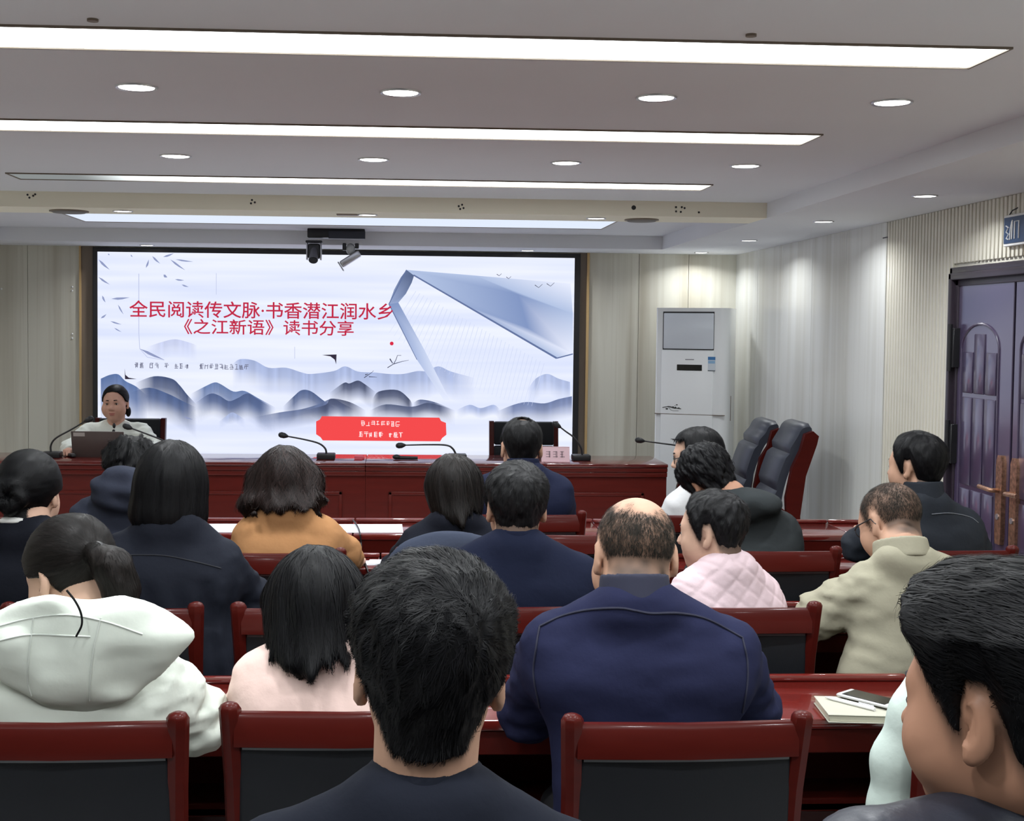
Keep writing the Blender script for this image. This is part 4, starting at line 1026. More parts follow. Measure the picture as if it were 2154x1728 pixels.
PEOPLE = {}
def person(label, head, yaw=0, pitch=0, roll=0, hs=1.0, skinm=None, coat=None, sl=None, sr=None, neck=None, hip=None, elbow=None, hand=None,
           girth=1.0, hair=None, hairm=None, hstr=None, collar=None, fat=0.0, coatfx=None, res=.0075, coatres=.011, wrinkle=.004, deep=.64, sleeve=1.0,
           face=False, stub=None, chest=1.0, extra=None, legs=True, neckr=.054):
    """head, shoulders, elbows ... are points in the room; every piece is parented to one Empty on the floor under the hips"""
    R = rot(math.radians(yaw), math.radians(pitch), math.radians(roll)); H = np.asarray(head, float)
    sl = np.asarray(sl, float); sr = np.asarray(sr, float); mid = (sl+sr)/2
    neck = np.asarray(neck, float)+A3(0, 0, .04)
    hip = A3(mid[0], mid[1]-.02, .56) if hip is None else np.asarray(hip, float)
    ax = nrm((sr-sl)*A3(1, 1, 0)); fy = A3(-ax[1], ax[0], 0)           # body frame: ax to the sitter's right, fy the way he faces
    Bf = np.stack([ax, fy, A3(0, 0, 1)], 1)
    root = A3(hip[0], hip[1], 0)
    t = empty('person', root, 0, label, 'person')
    el_, er_ = (sl-ax*.05+fy*.12-A3(0, 0, .24), sr+ax*.05+fy*.12-A3(0, 0, .24)) if elbow is None else [np.asarray(v, float) for v in elbow]
    if hand is None:
        hl_, hr_ = el_+ax*.10+fy*.20, er_-ax*.10+fy*.20; hl_[2] = max(hl_[2], .80); hr_[2] = max(hr_[2], .80)
    else: hl_, hr_ = [np.asarray(v, float) for v in hand]
    S = np.array([1, 1/deep, 1], np.float32)
    tob = lambda v: ((np.asarray(v, float)-root)@Bf)
    b_hip, b_mid, b_neck = tob(hip), tob(mid), tob(neck)
    b_chest = b_mid+A3(0, -.01, -.13); b_waist = (b_hip+b_chest)/2+A3(0, -.015, 0)
    bl, br, bel, ber, bhl, bhr = [tob(v) for v in (sl, sr, el_, er_, hl_, hr_)]
    sw = np.linalg.norm(sr-sl)/2
    def torso(P, g, add):
        q = P*S
        d = rc(q, b_hip*S, b_waist*S, .168*g+add, .155*g+add)
        d = smin(d, rc(q, b_waist*S, b_chest*S, .155*g+add, .172*g*chest+add), .05)
        sh = smin(rc(P, bl+A3(.02, 0, -.02), b_neck+A3(-.025, -.015, -.045), .058+add, .05+add), rc(P, br+A3(-.02, 0, -.02), b_neck+A3(.025, -.015, -.045), .058+add, .05+add), .03)
        sh = smin(sh, rc(P, bl+A3(.03, -.03, -.08), br+A3(-.03, -.03, -.08), .07+add, .07+add), .05)
        sh = smin(sh, rc(P, b_neck+A3(-.03, -.035, -.055), b_neck+A3(.03, -.035, -.055), .056+add, .056+add), .03)
        return smin(d, sh, .07)
    def arm(P, s, e, h, r0, r1, r2): return smin(rc(P, s, e, r0, r1), rc(P, e, h, r1, r2), .02)
    bwl = bhl+(bel-bhl)/np.linalg.norm(bel-bhl)*.085; bwr = bhr+(ber-bhr)/np.linalg.norm(ber-bhr)*.085
    k_l, k_r = b_hip+A3(-.11, .35, -.02), b_hip+A3(.11, .35, -.02)
    def coat_f(P):
        d = torso(P, girth, 0.0)
        fold = vnoise(P, (9, 9, 22))*.6+vnoise(P, (20, 20, 45))*.4
        a1 = arm(P, bl+A3(.015, 0, -.03), bel, bwl, .066*sleeve, .056*sleeve, .043*sleeve)
        a2 = arm(P, br+A3(-.015, 0, -.03), ber, bwr, .066*sleeve, .056*sleeve, .043*sleeve)
        aa = np.minimum(a1, a2)+wrinkle*1.5*(vnoise(P, (16, 16, 40))+.5*vnoise(P, (40, 40, 70)))
        d = smin(d+wrinkle*fold, aa, .028)
        if coatfx: d = coatfx(P, d)
        # leave room for the neck
        d = smax(d, -rc(P, b_neck+A3(0, 0, .005), b_neck+A3(0, .01, .2), .047, .06), .012)
        return d
    allp = np.array([bl, br, bel, ber, bhl, bhr, b_hip, b_neck, b_mid])
    lo = allp.min(0)-A3(.2, .2, .16); hi = allp.max(0)+A3(.2, .2, .12); lo[2] = b_hip[2]-.15
    V, Q = surfnet(coat_f, lo, hi, coatres)
    tow = lambda V: V@Bf.T
    co = link('jacket', npmesh('jacket', tow(V), Q), coat, t)
    # ---- skin: head, neck, trunk, arms and hands in one surface
    Rb = Bf.T@R; bH = tob(H)
    headp = lambda P: ((P-bH.astype(np.float32))@Rb.astype(np.float32))/hs
    def fingers(P, wv, hv, sgn):
        dv = nrm(hv-wv); sd = nrm(np.cross(dv, A3(0, 0, 1)))*sgn; pal = wv+dv*.05
        d = smin(rc(P, wv, pal, .026, .03), rc(P, pal-sd*.018, pal+sd*.02+dv*.02, .018, .018), .02)
        for k, (o, ln) in enumerate(((-.03, .062), (-.010, .075), (.010, .070), (.028, .055))):
            a = pal+sd*o+dv*.025; m = a+dv*ln*.5+A3(0, 0, .012); e = a+dv*ln*.85+A3(0, 0, -.022)
            d = smin(d, smin(rc(P, a, m, .0105, .0095), rc(P, m, e, .0095, .0075), .004), .006)
        a = wv+dv*.02-sd*.026; m = a-sd*.03+dv*.035; e = m+dv*.03+sd*.008-A3(0, 0, .01)
        d = smin(d, smin(rc(P, a, m, .013, .011), rc(P, m, e, .011, .009), .005), .008)
        return d
    def body_f(P):
        d = head_sdf(headp(P), fat)*hs
        nb = rc(P, bH+Rb@A3(0, -.028, -.05)*hs, b_neck+A3(0, -.005, -.03), neckr*hs, (neckr+.004)*hs)
        d = smin(d, nb, .025)
        q = P*S; inn = rc(q, b_hip*S, b_chest*S, .11*girth, .125*girth)
        inn = smin(inn, rc(P, bl+A3(.03, 0, -.04), br+A3(-.03, 0, -.04), .035, .035), .05)
        inn = smin(inn, rc(P, b_chest, b_neck, .05, .045), .04)
        d = smin(d, inn, .03)
        a = np.minimum(arm(P, bl+A3(.02, 0, -.04), bel, bwl, .036, .032, .024), arm(P, br+A3(-.02, 0, -.04), ber, bwr, .036, .032, .024))
        d = smin(d, a, .02)
        d = smin(d, fingers(P, bwl, bhl, -1), .015); d = smin(d, fingers(P, bwr, bhr, 1), .015)
        return d
    pts = np.vstack([allp, [bH]]); lo = pts.min(0)-A3(.15, .15, .16); hi = pts.max(0)+A3(.15, .17, .15)
    V, Q = surfnet(body_f, lo, hi, res)
    bo = link('body', npmesh('body', tow(V), Q), skinm, t)
    if stub is not None:
        hp = headp(V.astype(np.float32)); wgt = np.where(np.linalg.norm(hp-np.array([0, -.01, .02]), axis=1) < .14, np.clip(stub(hp), 0, 1), 0)
        at = bo.data.attributes.new('Stub', 'FLOAT', 'POINT'); at.data.foreach_set('value', wgt.astype(np.float32))
    h2w = lambda p: (np.asarray(p, float)*hs)@R.T+(H-root)
    for s in (-1, 1):
        if face or True:
            MB().ball(h2w((s*.032, .0775, .002)), .0118*hs, u=12, v=8).build('eye', M_eyew, bo)
            MB().ball(h2w((s*.032, .0855, .002)), .0058*hs, u=10, v=6).build('iris', M_eyed, bo)
            pb = [h2w((s*x, y, z)) for x, y, z in ((.016, .0945, .0265), (.028, .0915, .0285), (.04, .083, .027), (.05, .072, .0215))]
            MB().tube(spline(pb, 4), np.linspace(.0036, .0016, 13)*hs, 6).build('eyebrow', M_hairblack, bo)
    if face:
        mb = MB(); RM = Matrix(R.tolist())
        mb.ball(h2w((0, .0905, -.0585)), (.022*hs, .009*hs, .0048*hs), RM); mb.ball(h2w((0, .0895, -.0675)), (.019*hs, .009*hs, .0055*hs), RM); mb.build('lips', M_lip, bo)
        for s in (-1, 1):
            MB().tube(spline([h2w((s*x, y, z)) for x, y, z in ((.019, .0875, .002), (.028, .0905, .0085), (.04, .086, .006), (.046, .079, .0))], 4), .0015*hs, 6).build('eyelash', M_eyed, bo)
    # ---- hair
    w2h = lambda P: headp(P)
    if hair is not None:
        hf, box, hres = hair[:3]; shell = len(hair) < 4
        hV, hQ = surfnet(hf, box[0], box[1], hres/hs)
        Vs, Qs = ([hV], [hQ]) if shell else ([], [])
        if hstr:
            for st in (hstr if isinstance(hstr, list) else [hstr]):
                rs = np.random.RandomState(st.get('seed', 3))
                C = hV[hQ].mean(1); E1 = hV[hQ[:, 2]]-hV[hQ[:, 0]]; E2 = hV[hQ[:, 3]]-hV[hQ[:, 1]]; ar = np.linalg.norm(np.cross(E1, E2), axis=1)
                if 'where' in st: ar = ar*st['where'](C)
                pick = rs.choice(len(C), st['n'], p=ar/ar.sum()); sd = C[pick]+rs.randn(st['n'], 3)*.003
                sV, sQ = strands(hf, sd, st['flow'], st['len'], st.get('k', 6), st.get('w', .0016), st.get('o0', .001), st.get('o1', .006), st.get('seed', 3), curl=st.get('curl', 0))
                Qs.append(sQ+sum(len(v) for v in Vs)); Vs.append(sV)
        Vh = np.vstack(Vs); Qh = np.vstack(Qs)
        link('hair', npmesh('hair', h2w(Vh), Qh), hairm or M_hairblack, t)
    # ---- legs
    if legs:
        k1, k2 = k_l.copy(), k_r.copy(); k1[2] = k2[2] = .53; a1 = k1+A3(0, .02, 0); a2 = k2+A3(0, .02, 0); a1[2] = a2[2] = .09
        def leg_f(P):
            hp = b_hip+A3(0, 0, -.0); hp[2] = .555
            d = smin(smin(rc(P, hp+A3(-.09, 0, 0), k1, .088, .062), rc(P, k1, a1, .06, .045), .02), smin(rc(P, hp+A3(.09, 0, 0), k2, .088, .062), rc(P, k2, a2, .06, .045), .02), .03)
            return d
        V, Q = surfnet(leg_f, (b_hip[0]-.3, b_hip[1]-.2, .02), (b_hip[0]+.3, b_hip[1]+.65, .72), .02)
        link('trousers', npmesh('trousers', tow(V), Q), M_trouser, t)
        for a in (a1, a2):
            p = (A3(a[0], a[1]+.05, .05))@Bf.T
            MB().ball(p, (.045, .125, .05), Matrix(Bf.tolist())).build('shoe', M_shoe, t)
    # ---- collar
    if collar:
        cm, hgt, rad, tilt = collar
        up_ = nrm(A3(0, tilt, 1)); c0 = b_neck+A3(0, -.010, -.055); hgt += .022
        def coll(P):
            q = P-c0.astype(np.float32); z = q@up_.astype(np.float32); r = q-z[:, None]*up_.astype(np.float32)
            rr = np.sqrt((r[:, 0])**2+(r[:, 1]*1.02)**2)-(rad-.10*z)
            d = np.abs(rr)-.005
            d = smax(d, np.abs(z-hgt/2)-hgt/2, .008)
            return d
        V, Q = surfnet(coll, c0-A3(.13, .13, .05), c0+A3(.13, .16, hgt+.06), .005)
        link('collar', npmesh('collar', tow(V), Q), cm, t)
    info = dict(t=t, root=root, Bf=Bf, coat_f=coat_f, tob=tob, tow=tow, h2w=h2w, R=R, H=H, hs=hs, bn=b_neck, bm=b_mid, co=co, headp=headp)
    if extra: extra(info)
    return info
def on_coat(info, pts, lift=.0):
    """drop room points onto the back of the jacket (towards the camera side) by walking along the surface field"""
    P = np.array([info['tob'](p) for p in pts], np.float32)
    for _ in range(10):
        f0, G = grad(info['coat_f'], P); P = P-G*(np.clip(f0-lift, -.05, .05))[:, None]
    return info['tow'](P)
def ray_coat(info, pix, d0, d1, lift=.0):
    """where sight lines first meet the jacket: used to lay seams along it"""
    out = []
    for px, py in pix:
        ys = np.linspace(d0, d1, 160); W = np.array([ony(px, py, y) for y in ys])
        f0 = info['coat_f'](np.array([info['tob'](w) for w in W], np.float32)); k = np.argmax(f0 < lift)
        if f0[k] < lift:
            a = W[max(k-1, 0)]; b = W[k]; fa = f0[max(k-1, 0)]; u = np.clip((fa-lift)/(fa-f0[k]+1e-9), 0, 1); out.append(a+(b-a)*u)
    return np.array(out)-info['root'] if out else None
def seam(info, pix, d0, d1, m, r=.002, name='seam'):
    P = ray_coat(info, pix, d0, d1, .001)
    if P is None or len(P) < 2: return
    MB().tube(P, r, 6).build(name, m, info['t'])
# ================================================================== the audience and the speaker
SB = ((-.125, -.15, -.13), (.125, .145, .18)); LB = ((-.19, -.24, -.36), (.19, .14, .17))
skA = skin('skin_warm', (178, 140, 118)); skB = skin('skin_tan', (158, 117, 95)); skC = skin('skin_fair', (192, 156, 136))
sstep = lambda x, a, b: (lambda t: t*t*(3-2*t))(np.clip((x-a)/(b-a), 0, 1))
def stub_edge(zl=MALE_Z, shift=0.0, soft=.02, amount=.8): return lambda p: amount*sstep(-hairline(p, zl, shift), -soft, soft*.4)
def cloth(name, rgb, rough=.85, sheen=.0, b=(60, 60, 60), bs=.25): return mat(name, tuple(c*(.76 if max(rgb) < 100 else .92) for c in srgb(*rgb)), rough, spec=.08, sheen=0, noise=((5, 5, 8), .10), bump=(b, bs, .004))
short_len = lambda p: np.interp(p[:, 2], [-.08, -.02, .05, .1], [.009, .016, .026, .036])
def face_cut(p, y0=.05, z0=.078): return np.minimum(p[:, 1]-y0, z0-p[:, 2])
def bob_f(p):
    d = smin(cranium(p)-.015, el(p, (0, -.018, -.015), (.108, .108, .148)), .03)
    d = smin(d, el(p*np.array([.62, 1, 1], np.float32), (0, -.02, -.08), (.066, .098, .07)), .03)
    d = d+.0022*vnoise(p, (70, 70, 8))
    d = smax(d, -(p[:, 2]+.15+.25*np.clip(p[:, 1]+.02, 0, .1)), .03)
    return smax(d, face_cut(p), .01)
def long_f(bottom=-.2, halfw=.1, depth=.05, back=-.055, slope=-.03, ragged=.03, flare=0.0):
    def f(p):
        d = cranium(p)-.014
        sx = .055/halfw; q = p*np.array([sx, 1, 1], np.float32)
        c = rc(q, (0, back+.03, .02), (0, back+slope, bottom), .062, depth*(1+flare))
        c = smin(c, el(p, (0, -.015, -.02), (.095, .1, .13)), .03)
        d = smin(d, c, .035)+.004*vnoise(p, (55, 55, 5))
        d = smax(d, (bottom+.02)-p[:, 2]+ragged*vnoise(p, (38, 38, 1)), .02)
        return smax(d, face_cut(p, .045), .01)
    return f
def sleek_f(p): return smax(cranium(p)-.009-.0012*vnoise(p, (30, 30, 90)), np.interp(np.abs(np.arctan2(p[:, 0], p[:, 1])), [0, .5, .9, 1.2, 1.5, 1.8, 2.1, 3.15], [.085, .078, .05, .015, .01, .0, -.05, -.085]).astype(np.float32)-p[:, 2], .006)
def hood(info, c, r, m, name='hood', point=0.0, tilt=0.0, open_=None, res=.009, fold=.004):
    """slack hood lying on the back; c room point, r half sizes in the body frame"""
    cb = info['tob'](c)
    def f(P):
        q = P-cb.astype(np.float32); ct, st = math.cos(tilt), math.sin(tilt)
        q = np.stack([q[:, 0], q[:, 1]*ct-q[:, 2]*st, q[:, 1]*st+q[:, 2]*ct], 1)
        sx = 1+point*np.clip(-q[:, 2]/r[2], -.3, 1)
        d = el(q*np.stack([sx, np.ones_like(sx), np.ones_like(sx)], 1), (0, 0, 0), r)+fold*vnoise(P, (14, 14, 24))
        if open_ is not None:
            d = smax(d, -el(q, open_[0], open_[1]), .012)
        return d
    V, Q = surfnet(f, cb-np.array(r)*1.7-.03, cb+np.array(r)*1.7+.03, res, 3.0)
    o = link(name, npmesh(name, info['tow'](V), Q), m, info['t']); info['hood_f'] = f; return o
def glasses(info, m=M_black):
    h = info['h2w']; mb = MB()
    for s in (-1, 1):
        ringp = [h((s*.033+.022*math.cos(a), .098-abs(s*.033+.022*math.cos(a))*.12, .0+.017*math.sin(a))) for a in np.linspace(0, 2*math.pi, 17)]
        mb.tube(ringp, .0016, 6)
        mb.tube([h((s*.055, .092, .006)), h((s*.074, .06, .01)), h((s*.083, -.005, .012)), h((s*.084, -.022, -.008))], .002, 6)
    mb.tube([h((-.011, .1, .004)), h((.011, .1, .004))], .0016, 6)
    mb.build('glasses', m, info['t'])

# --- dark haired man, nearest
NAPE_Z = (MALE_Z[0], [.078, .074, .055, .02, -.018, -.02, .034, .034, -.005, -.045, -.074, -.078])
fH = make_short(top=.026, side=.0125, nape=.006, lump=.0035, zl=NAPE_Z)
M_c1 = cloth('charcoal_navy_sweater', (31, 34, 44))
I = person('dark haired man seen from behind at the front centre, in a charcoal sweater', ony(905, 1418, 1.46), yaw=-2, pitch=2, roll=-2, hs=1.0, skinm=skA, coat=M_c1,
    sl=ony(545, 1800, 1.45), sr=ony(1222, 1810, 1.45), neck=ony(893, 1665, 1.45), hair=(fH, SB, .0035), hairm=M_hairblack,
    hstr=[dict(n=15000, flow=whorl_flow((.035, -.085, .055), -.02), len=short_len, k=6, w=.0011, o0=.001, o1=.0055, seed=5)],
    collar=(M_c1, .03, .066, .1), stub=stub_edge(NAPE_Z), res=.006, coatres=.01, wrinkle=.004, girth=1.05)
# --- man in the leather jacket, lower right
fH = make_short(top=.034, side=.005, nape=.0015, lump=.003, quiff=.012, shift=.008)
M_lj = mat('black_leather_jacket', srgb(36, 38, 47), .4, spec=.35, noise=((6, 6, 9), .2), bump=((45, 45, 70), .3, .005))
I = person('man in a black leather jacket with swept back hair at the lower right corner', ony(2116, 1494, 1.30), yaw=37, pitch=4, roll=0, hs=1.04, skinm=skB, coat=M_lj,
    sl=ony(1815, 1800, 1.22), sr=ony(2480, 1800, 1.42), neck=ony(2150, 1700, 1.33), hair=(fH, SB, .0035), hairm=M_hairblack,
    hstr=[dict(n=9000, flow=lambda p: np.stack([0*p[:, 0]+.1, -1+0*p[:, 1], -.25+0*p[:, 2]], 1).astype(np.float32), len=lambda p: np.interp(p[:, 2], [.0, .05, .09], [.006, .02, .06]), k=7, w=.0013, o1=.006, where=lambda c: (c[:, 2] > .03)*1.0, seed=8),
          dict(n=5000, flow=whorl_flow(), len=lambda p: .006+0*p[:, 0], k=3, w=.0009, o1=.003, where=lambda c: (c[:, 2] < .05)*1.0, seed=9)],
    collar=(M_lj, .05, .072, .15), res=.004, coatres=.01, wrinkle=.006, girth=1.0, fat=.006,
    stub=lambda p: .95*sstep(-hairline(p, MALE_Z, -.02), -.012, .05)+.0*p[:, 0],
    elbow=(ony(1800, 1980, 1.35), ony(2600, 2000, 1.5)))
# --- balding man in navy fleece
def baldcrown(p):
    c = nrm(A3(.09, -.46, .88)).astype(np.float32); q = p-np.array([0, -.01, .034], np.float32); q = q/(np.linalg.norm(q, axis=1)[:, None]+1e-6)
    return (q@c-.80)*.09+.010*vnoise(p, (45, 45, 45))
fH = lambda p: cranium(p)-.0008
stub3 = lambda p: .86*sstep(-hairline(p, MALE_Z), -.012, .03)*sstep(baldcrown(p)+.006*vnoise(p, (120, 120, 120)), .008, -.012)*(.85+.25*vnoise(p, (50, 50, 50)))
M_c3 = cloth('navy_fleece', (38, 41, 68), sheen=.3)
def ex3(I):
    m = mat('dark_navy_piping', srgb(22, 24, 46), .8)
    seam(I, spline([(1135, 1318), (1180, 1297), (1235, 1284), (1300, 1280), (1335, 1285), (1370, 1291), (1430, 1291), (1490, 1304), (1562, 1342)], 8), 2.4, 3.0, m, .0028)
    seam(I, spline([(1135, 1318), (1128, 1360), (1122, 1420), (1135, 1490)], 8), 2.4, 3.0, m, .0022)
    seam(I, spline([(1562, 1342), (1572, 1390), (1572, 1440), (1562, 1500)], 8), 2.4, 3.0, m, .0022)
I = person('balding man in a navy blue fleece jacket seen from behind', ony(1335, 1172, 2.74), yaw=2, pitch=16, roll=-2, hs=1.07, skinm=skA, coat=M_c3,
    sl=ony(1152, 1335, 2.70), sr=ony(1540, 1345, 2.70), neck=ony(1334, 1258, 2.68), hair=(fH, SB, .0035, False), hairm=M_stubble, stub=stub3,
    hstr=[dict(n=9000, flow=whorl_flow(), len=lambda p: .007+0*p[:, 0], k=3, w=.0009, o0=.0005, o1=.003, seed=4, where=lambda c: stub3(c.astype(np.float32))**2)],
    collar=(mat('dark_navy_collar', srgb(28, 30, 50), .85), .045, .074, .22), girth=1.13, fat=.012, extra=ex3, neckr=.062, sleeve=1.12,
    elbow=(ony(1108, 1500, 2.86), ony(1582, 1495, 2.86)), coatres=.009, wrinkle=.005, res=.0065, chest=1.06)
# --- woman in the white hooded jacket
M_c4 = cloth('off_white_shell', (224, 230, 220), .7, bs=.12)
H4 = ony(150, 1212, 2.66); R4 = rot(math.radians(52), math.radians(24), 0)
loc4 = lambda w: (R4.T@(np.asarray(w)-H4))/1.0
t0, t1, t2, t3 = [loc4(ony(*a)) for a in ((204, 1166, 2.575), (238, 1195, 2.56), (256, 1245, 2.56), (268, 1292, 2.57))]
def pony(p):
    d = sleek_f(p)
    k = rc(p, t0, t0+A3(.002, 0, 0), .02, .02)
    tl = smin(smin(rc(p, t0, t1, .022, .036), rc(p, t1, t2, .036, .034), .02), rc(p, t2, t3, .034, .012), .02)+.004*vnoise(p, (60, 60, 60))
    return smin(smin(d, k, .02), tl, .012)
def flow_pony(p):
    v = t0.astype(np.float32)-p; far = np.linalg.norm(v, axis=1)[:, None]
    dn = (R4.T@A3(.25, 0, -1)).astype(np.float32)
    behind = ((p-t0.astype(np.float32))@nrm(t1-t0).astype(np.float32) > .0)[:, None]
    return np.where(behind, dn, v/(far+1e-6))
def ex4(I):
    m = mat('grey_stitching', srgb(196, 201, 194), .8)
    hood(I, ony(168, 1378, 2.49), (.195, .045, .125), M_c4, point=.5, tilt=-.25, fold=.014)
    hood1 = I['hood_f']; hood(I, ony(212, 1318, 2.60), (.135, .075, .05), M_c4, 'hood_rim', fold=.008, tilt=.2); I['hood_f'] = hood1
    for pix in ([(70, 1300), (62, 1370), (58, 1430), (66, 1465)], [(212, 1300), (196, 1370), (190, 1430), (188, 1475)], [(-10, 1320), (60, 1302), (140, 1294), (220, 1308), (300, 1335)], [(-10, 1350), (60, 1336), (140, 1338), (190, 1340)]):
        P = []
        for px, py in spline(pix, 6):
            ys = np.linspace(2.3, 2.75, 120); W = np.array([ony(px, py, y) for y in ys]); f0 = I['hood_f'](np.array([I['tob'](w_) for w_ in W], np.float32)); k = np.argmax(f0 < .001); a_ = max(k-1, 0)
            if f0[k] < .001: u = np.clip((f0[a_]-.001)/(f0[a_]-f0[k]+1e-9), 0, 1); P.append(W[a_]+(W[k]-W[a_])*u-I['root'])
        if len(P) > 2: MB().tube(np.array(P), .0018, 6).build('hood_seam', m, I['t'])
    MB().tube(np.array([I['h2w'](q) for q in (t0-A3(.002, 0, 0), t0+A3(.004, 0, 0))]), .0255, 14).build('hair_tie', M_black, I['t'])
    pts = [ony(a, b, 2.40) - I['root'] for a, b in ((140, 1242), (158, 1265), (170, 1290), (172, 1315), (160, 1340))]
    MB().tube(spline(pts, 5), .0022, 6).build('loose_hair_lock', M_hairblack, I['t'])
I = person('woman with a low ponytail in a white hooded jacket at the left', H4, yaw=52, pitch=24, roll=0, skinm=skC, coat=M_c4,
    sl=ony(-48, 1395, 2.60), sr=ony(318, 1405, 2.62), neck=ony(185, 1310, 2.62), hair=(pony, ((-.16, -.2, -.2), (.16, .15, .16)), .0045), hairm=M_hairbrown,
    hstr=[dict(n=6000, flow=flow_pony, len=lambda p: .09+0*p[:, 0], k=9, w=.0012, o0=.0005, o1=.002, seed=6)],
    elbow=(ony(-110, 1540, 2.75), ony(415, 1515, 2.74)), hand=(ony(20, 1480, 3.02), ony(300, 1470, 3.02)), extra=ex4, sleeve=1.25, wrinkle=.008, res=.0065, coatres=.009, girth=1.08)
# --- woman in pale pink
M_c5 = cloth('pale_pink_knit', (222, 194, 186), sheen=.2)
I = person('long black haired woman in a pale pink top seen from behind', ony(667, 1275, 2.80), yaw=-4, pitch=14, roll=3, hs=1.0, skinm=skC, coat=M_c5,
    sl=ony(538, 1408, 2.76), sr=ony(812, 1415, 2.76), neck=ony(672, 1345, 2.76), hair=(long_f(-.155, .098, .045, ragged=.035), LB, .005), hairm=M_hairblack,
    hstr=[dict(n=6500, flow=down_flow, len=lambda p: np.clip(p[:, 2]+.19, .03, .26), k=12, w=.0022, o0=.0015, o1=.006, seed=7)],
    elbow=(ony(520, 1505, 2.82), ony(840, 1500, 2.85)), hand=(ony(570, 1480, 3.03), ony(760, 1480, 3.03)), res=.007, coatres=.009, wrinkle=.004, girth=.95)
# --- woman with the bob
M_c6 = cloth('dark_slate_jacket', (33, 36, 46), .75)
def ex6(I):
    m = mat('dark_seam', srgb(24, 26, 34), .8)
    seam(I, spline([(232, 1168), (300, 1168), (350, 1170), (410, 1182), (465, 1196)], 8), 3.4, 4.0, m, .002)
def fx6(P, d):   # gathered pleats below the yoke
    z = P[:, 2]; k = np.clip((.98-z)/.06, 0, 1)*np.clip((z-.7)/.1, 0, 1)*(P[:, 1] < 0)
    return d-.007*k*np.sin(P[:, 0]*75+6*vnoise(P, (6, 6, 4)))
I = person('woman with a black bob in a dark slate jacket, leaning to the right', ony(361, 1026, 3.76), yaw=0, pitch=6, roll=-3, skinm=skC, coat=M_c6,
    sl=ony(252, 1152, 3.72), sr=ony(470, 1165, 3.72), neck=ony(362, 1092, 3.72), hip=A3(*ony(365, 1000, 3.66)[:2], .56), hair=(bob_f, LB, .005), hairm=M_hairblack,
    hstr=[dict(n=5500, flow=down_flow, len=lambda p: np.clip(p[:, 2]+.15, .03, .2), k=10, w=.002, o0=.001, o1=.002, seed=7)],
    elbow=(ony(225, 1290, 3.84), ony(528, 1262, 3.82)), hand=(ony(300, 1270, 4.05), ony(585, 1262, 4.02)), extra=ex6, coatfx=fx6, wrinkle=.006, girth=1.05, coatres=.009,
    collar=(M_c6, .05, .075, .1), sleeve=1.05)
# --- woman with the bun
bunc = A3(-.012, -.112, .0)
def bun_f(p):
    d = sleek_f(p)-.004
    q = p-bunc.astype(np.float32); rr = np.sqrt(q[:, 0]**2+q[:, 2]**2)
    tor = np.sqrt((rr-.028)**2+(q[:, 1])**2)-.024+.003*np.sin(np.arctan2(q[:, 2], q[:, 0])*5+rr*120)
    d = smin(d, tor, .01)
    return smin(d, el(p, (0, -.06, -.075), (.05, .04, .05)), .02)
M_c7 = cloth('black_coat', (26, 28, 36))
def ex7(I):
    hood(I, I['tow'](I['bn']+A3(-.03, -.055, -.01))+I['root'], (.045, .02, .014), mat('white_inner_collar', (.6, .6, .58), .8), 'inner_collar')
I = person('woman with a hair bun in a black coat at the left edge', ony(62, 1040, 3.76), yaw=-6, pitch=4, roll=0, skinm=skC, coat=M_c7,
    sl=ony(-52, 1170, 3.72), sr=ony(168, 1172, 3.72), neck=ony(60, 1112, 3.72), hair=(bun_f, SB if False else ((-.13, -.19, -.15), (.13, .14, .16)), .0045), hairm=M_hairblack,
    hstr=[dict(n=4500, flow=lambda p: (bunc.astype(np.float32)-p)*8, len=lambda p: .07+0*p[:, 0], k=8, w=.0015, o0=.001, o1=.002, seed=2)], extra=ex7, wrinkle=.005,
    hand=(ony(20, 1290, 4.03), ony(120, 1290, 4.03)))
# --- person in the dark hooded coat
M_c8 = cloth('slate_hooded_coat', (54, 58, 72), .75)
def fx8(P, d):   # slack hood bunched behind the neck
    h = el(P, (-.0, -.07, 1.10), (.118, .075, .088))+.010*vnoise(P, (16, 16, 24))+.005*np.sin(P[:, 2]*95+P[:, 0]*25+3*vnoise(P, (9, 9, 9)))
    h = smax(h, -el(P, (.0, .07, 1.2), (.09, .1, .09)), .012)
    return smin(d, h, .035)
fH = make_short(top=.028, side=.02, nape=.01, lump=.012, tuft=40)
I = person('person in a slate hooded coat bending the head down below the speaker', ony(273, 1002, 4.76), yaw=-4, pitch=34, roll=-4, skinm=skB, coat=M_c8,
    sl=ony(178, 1072, 4.68), sr=ony(368, 1072, 4.68), neck=ony(268, 1042, 4.66), hair=(fH, SB, .0045), hstr=[dict(n=3500, flow=whorl_flow(), len=lambda p: short_len(p)*1.3, k=5, w=.0016, o1=.012, seed=3)],
    coatfx=fx8, wrinkle=.009, girth=1.08, hand=(ony(230, 1190, 4.97), ony(310, 1190, 4.97)))
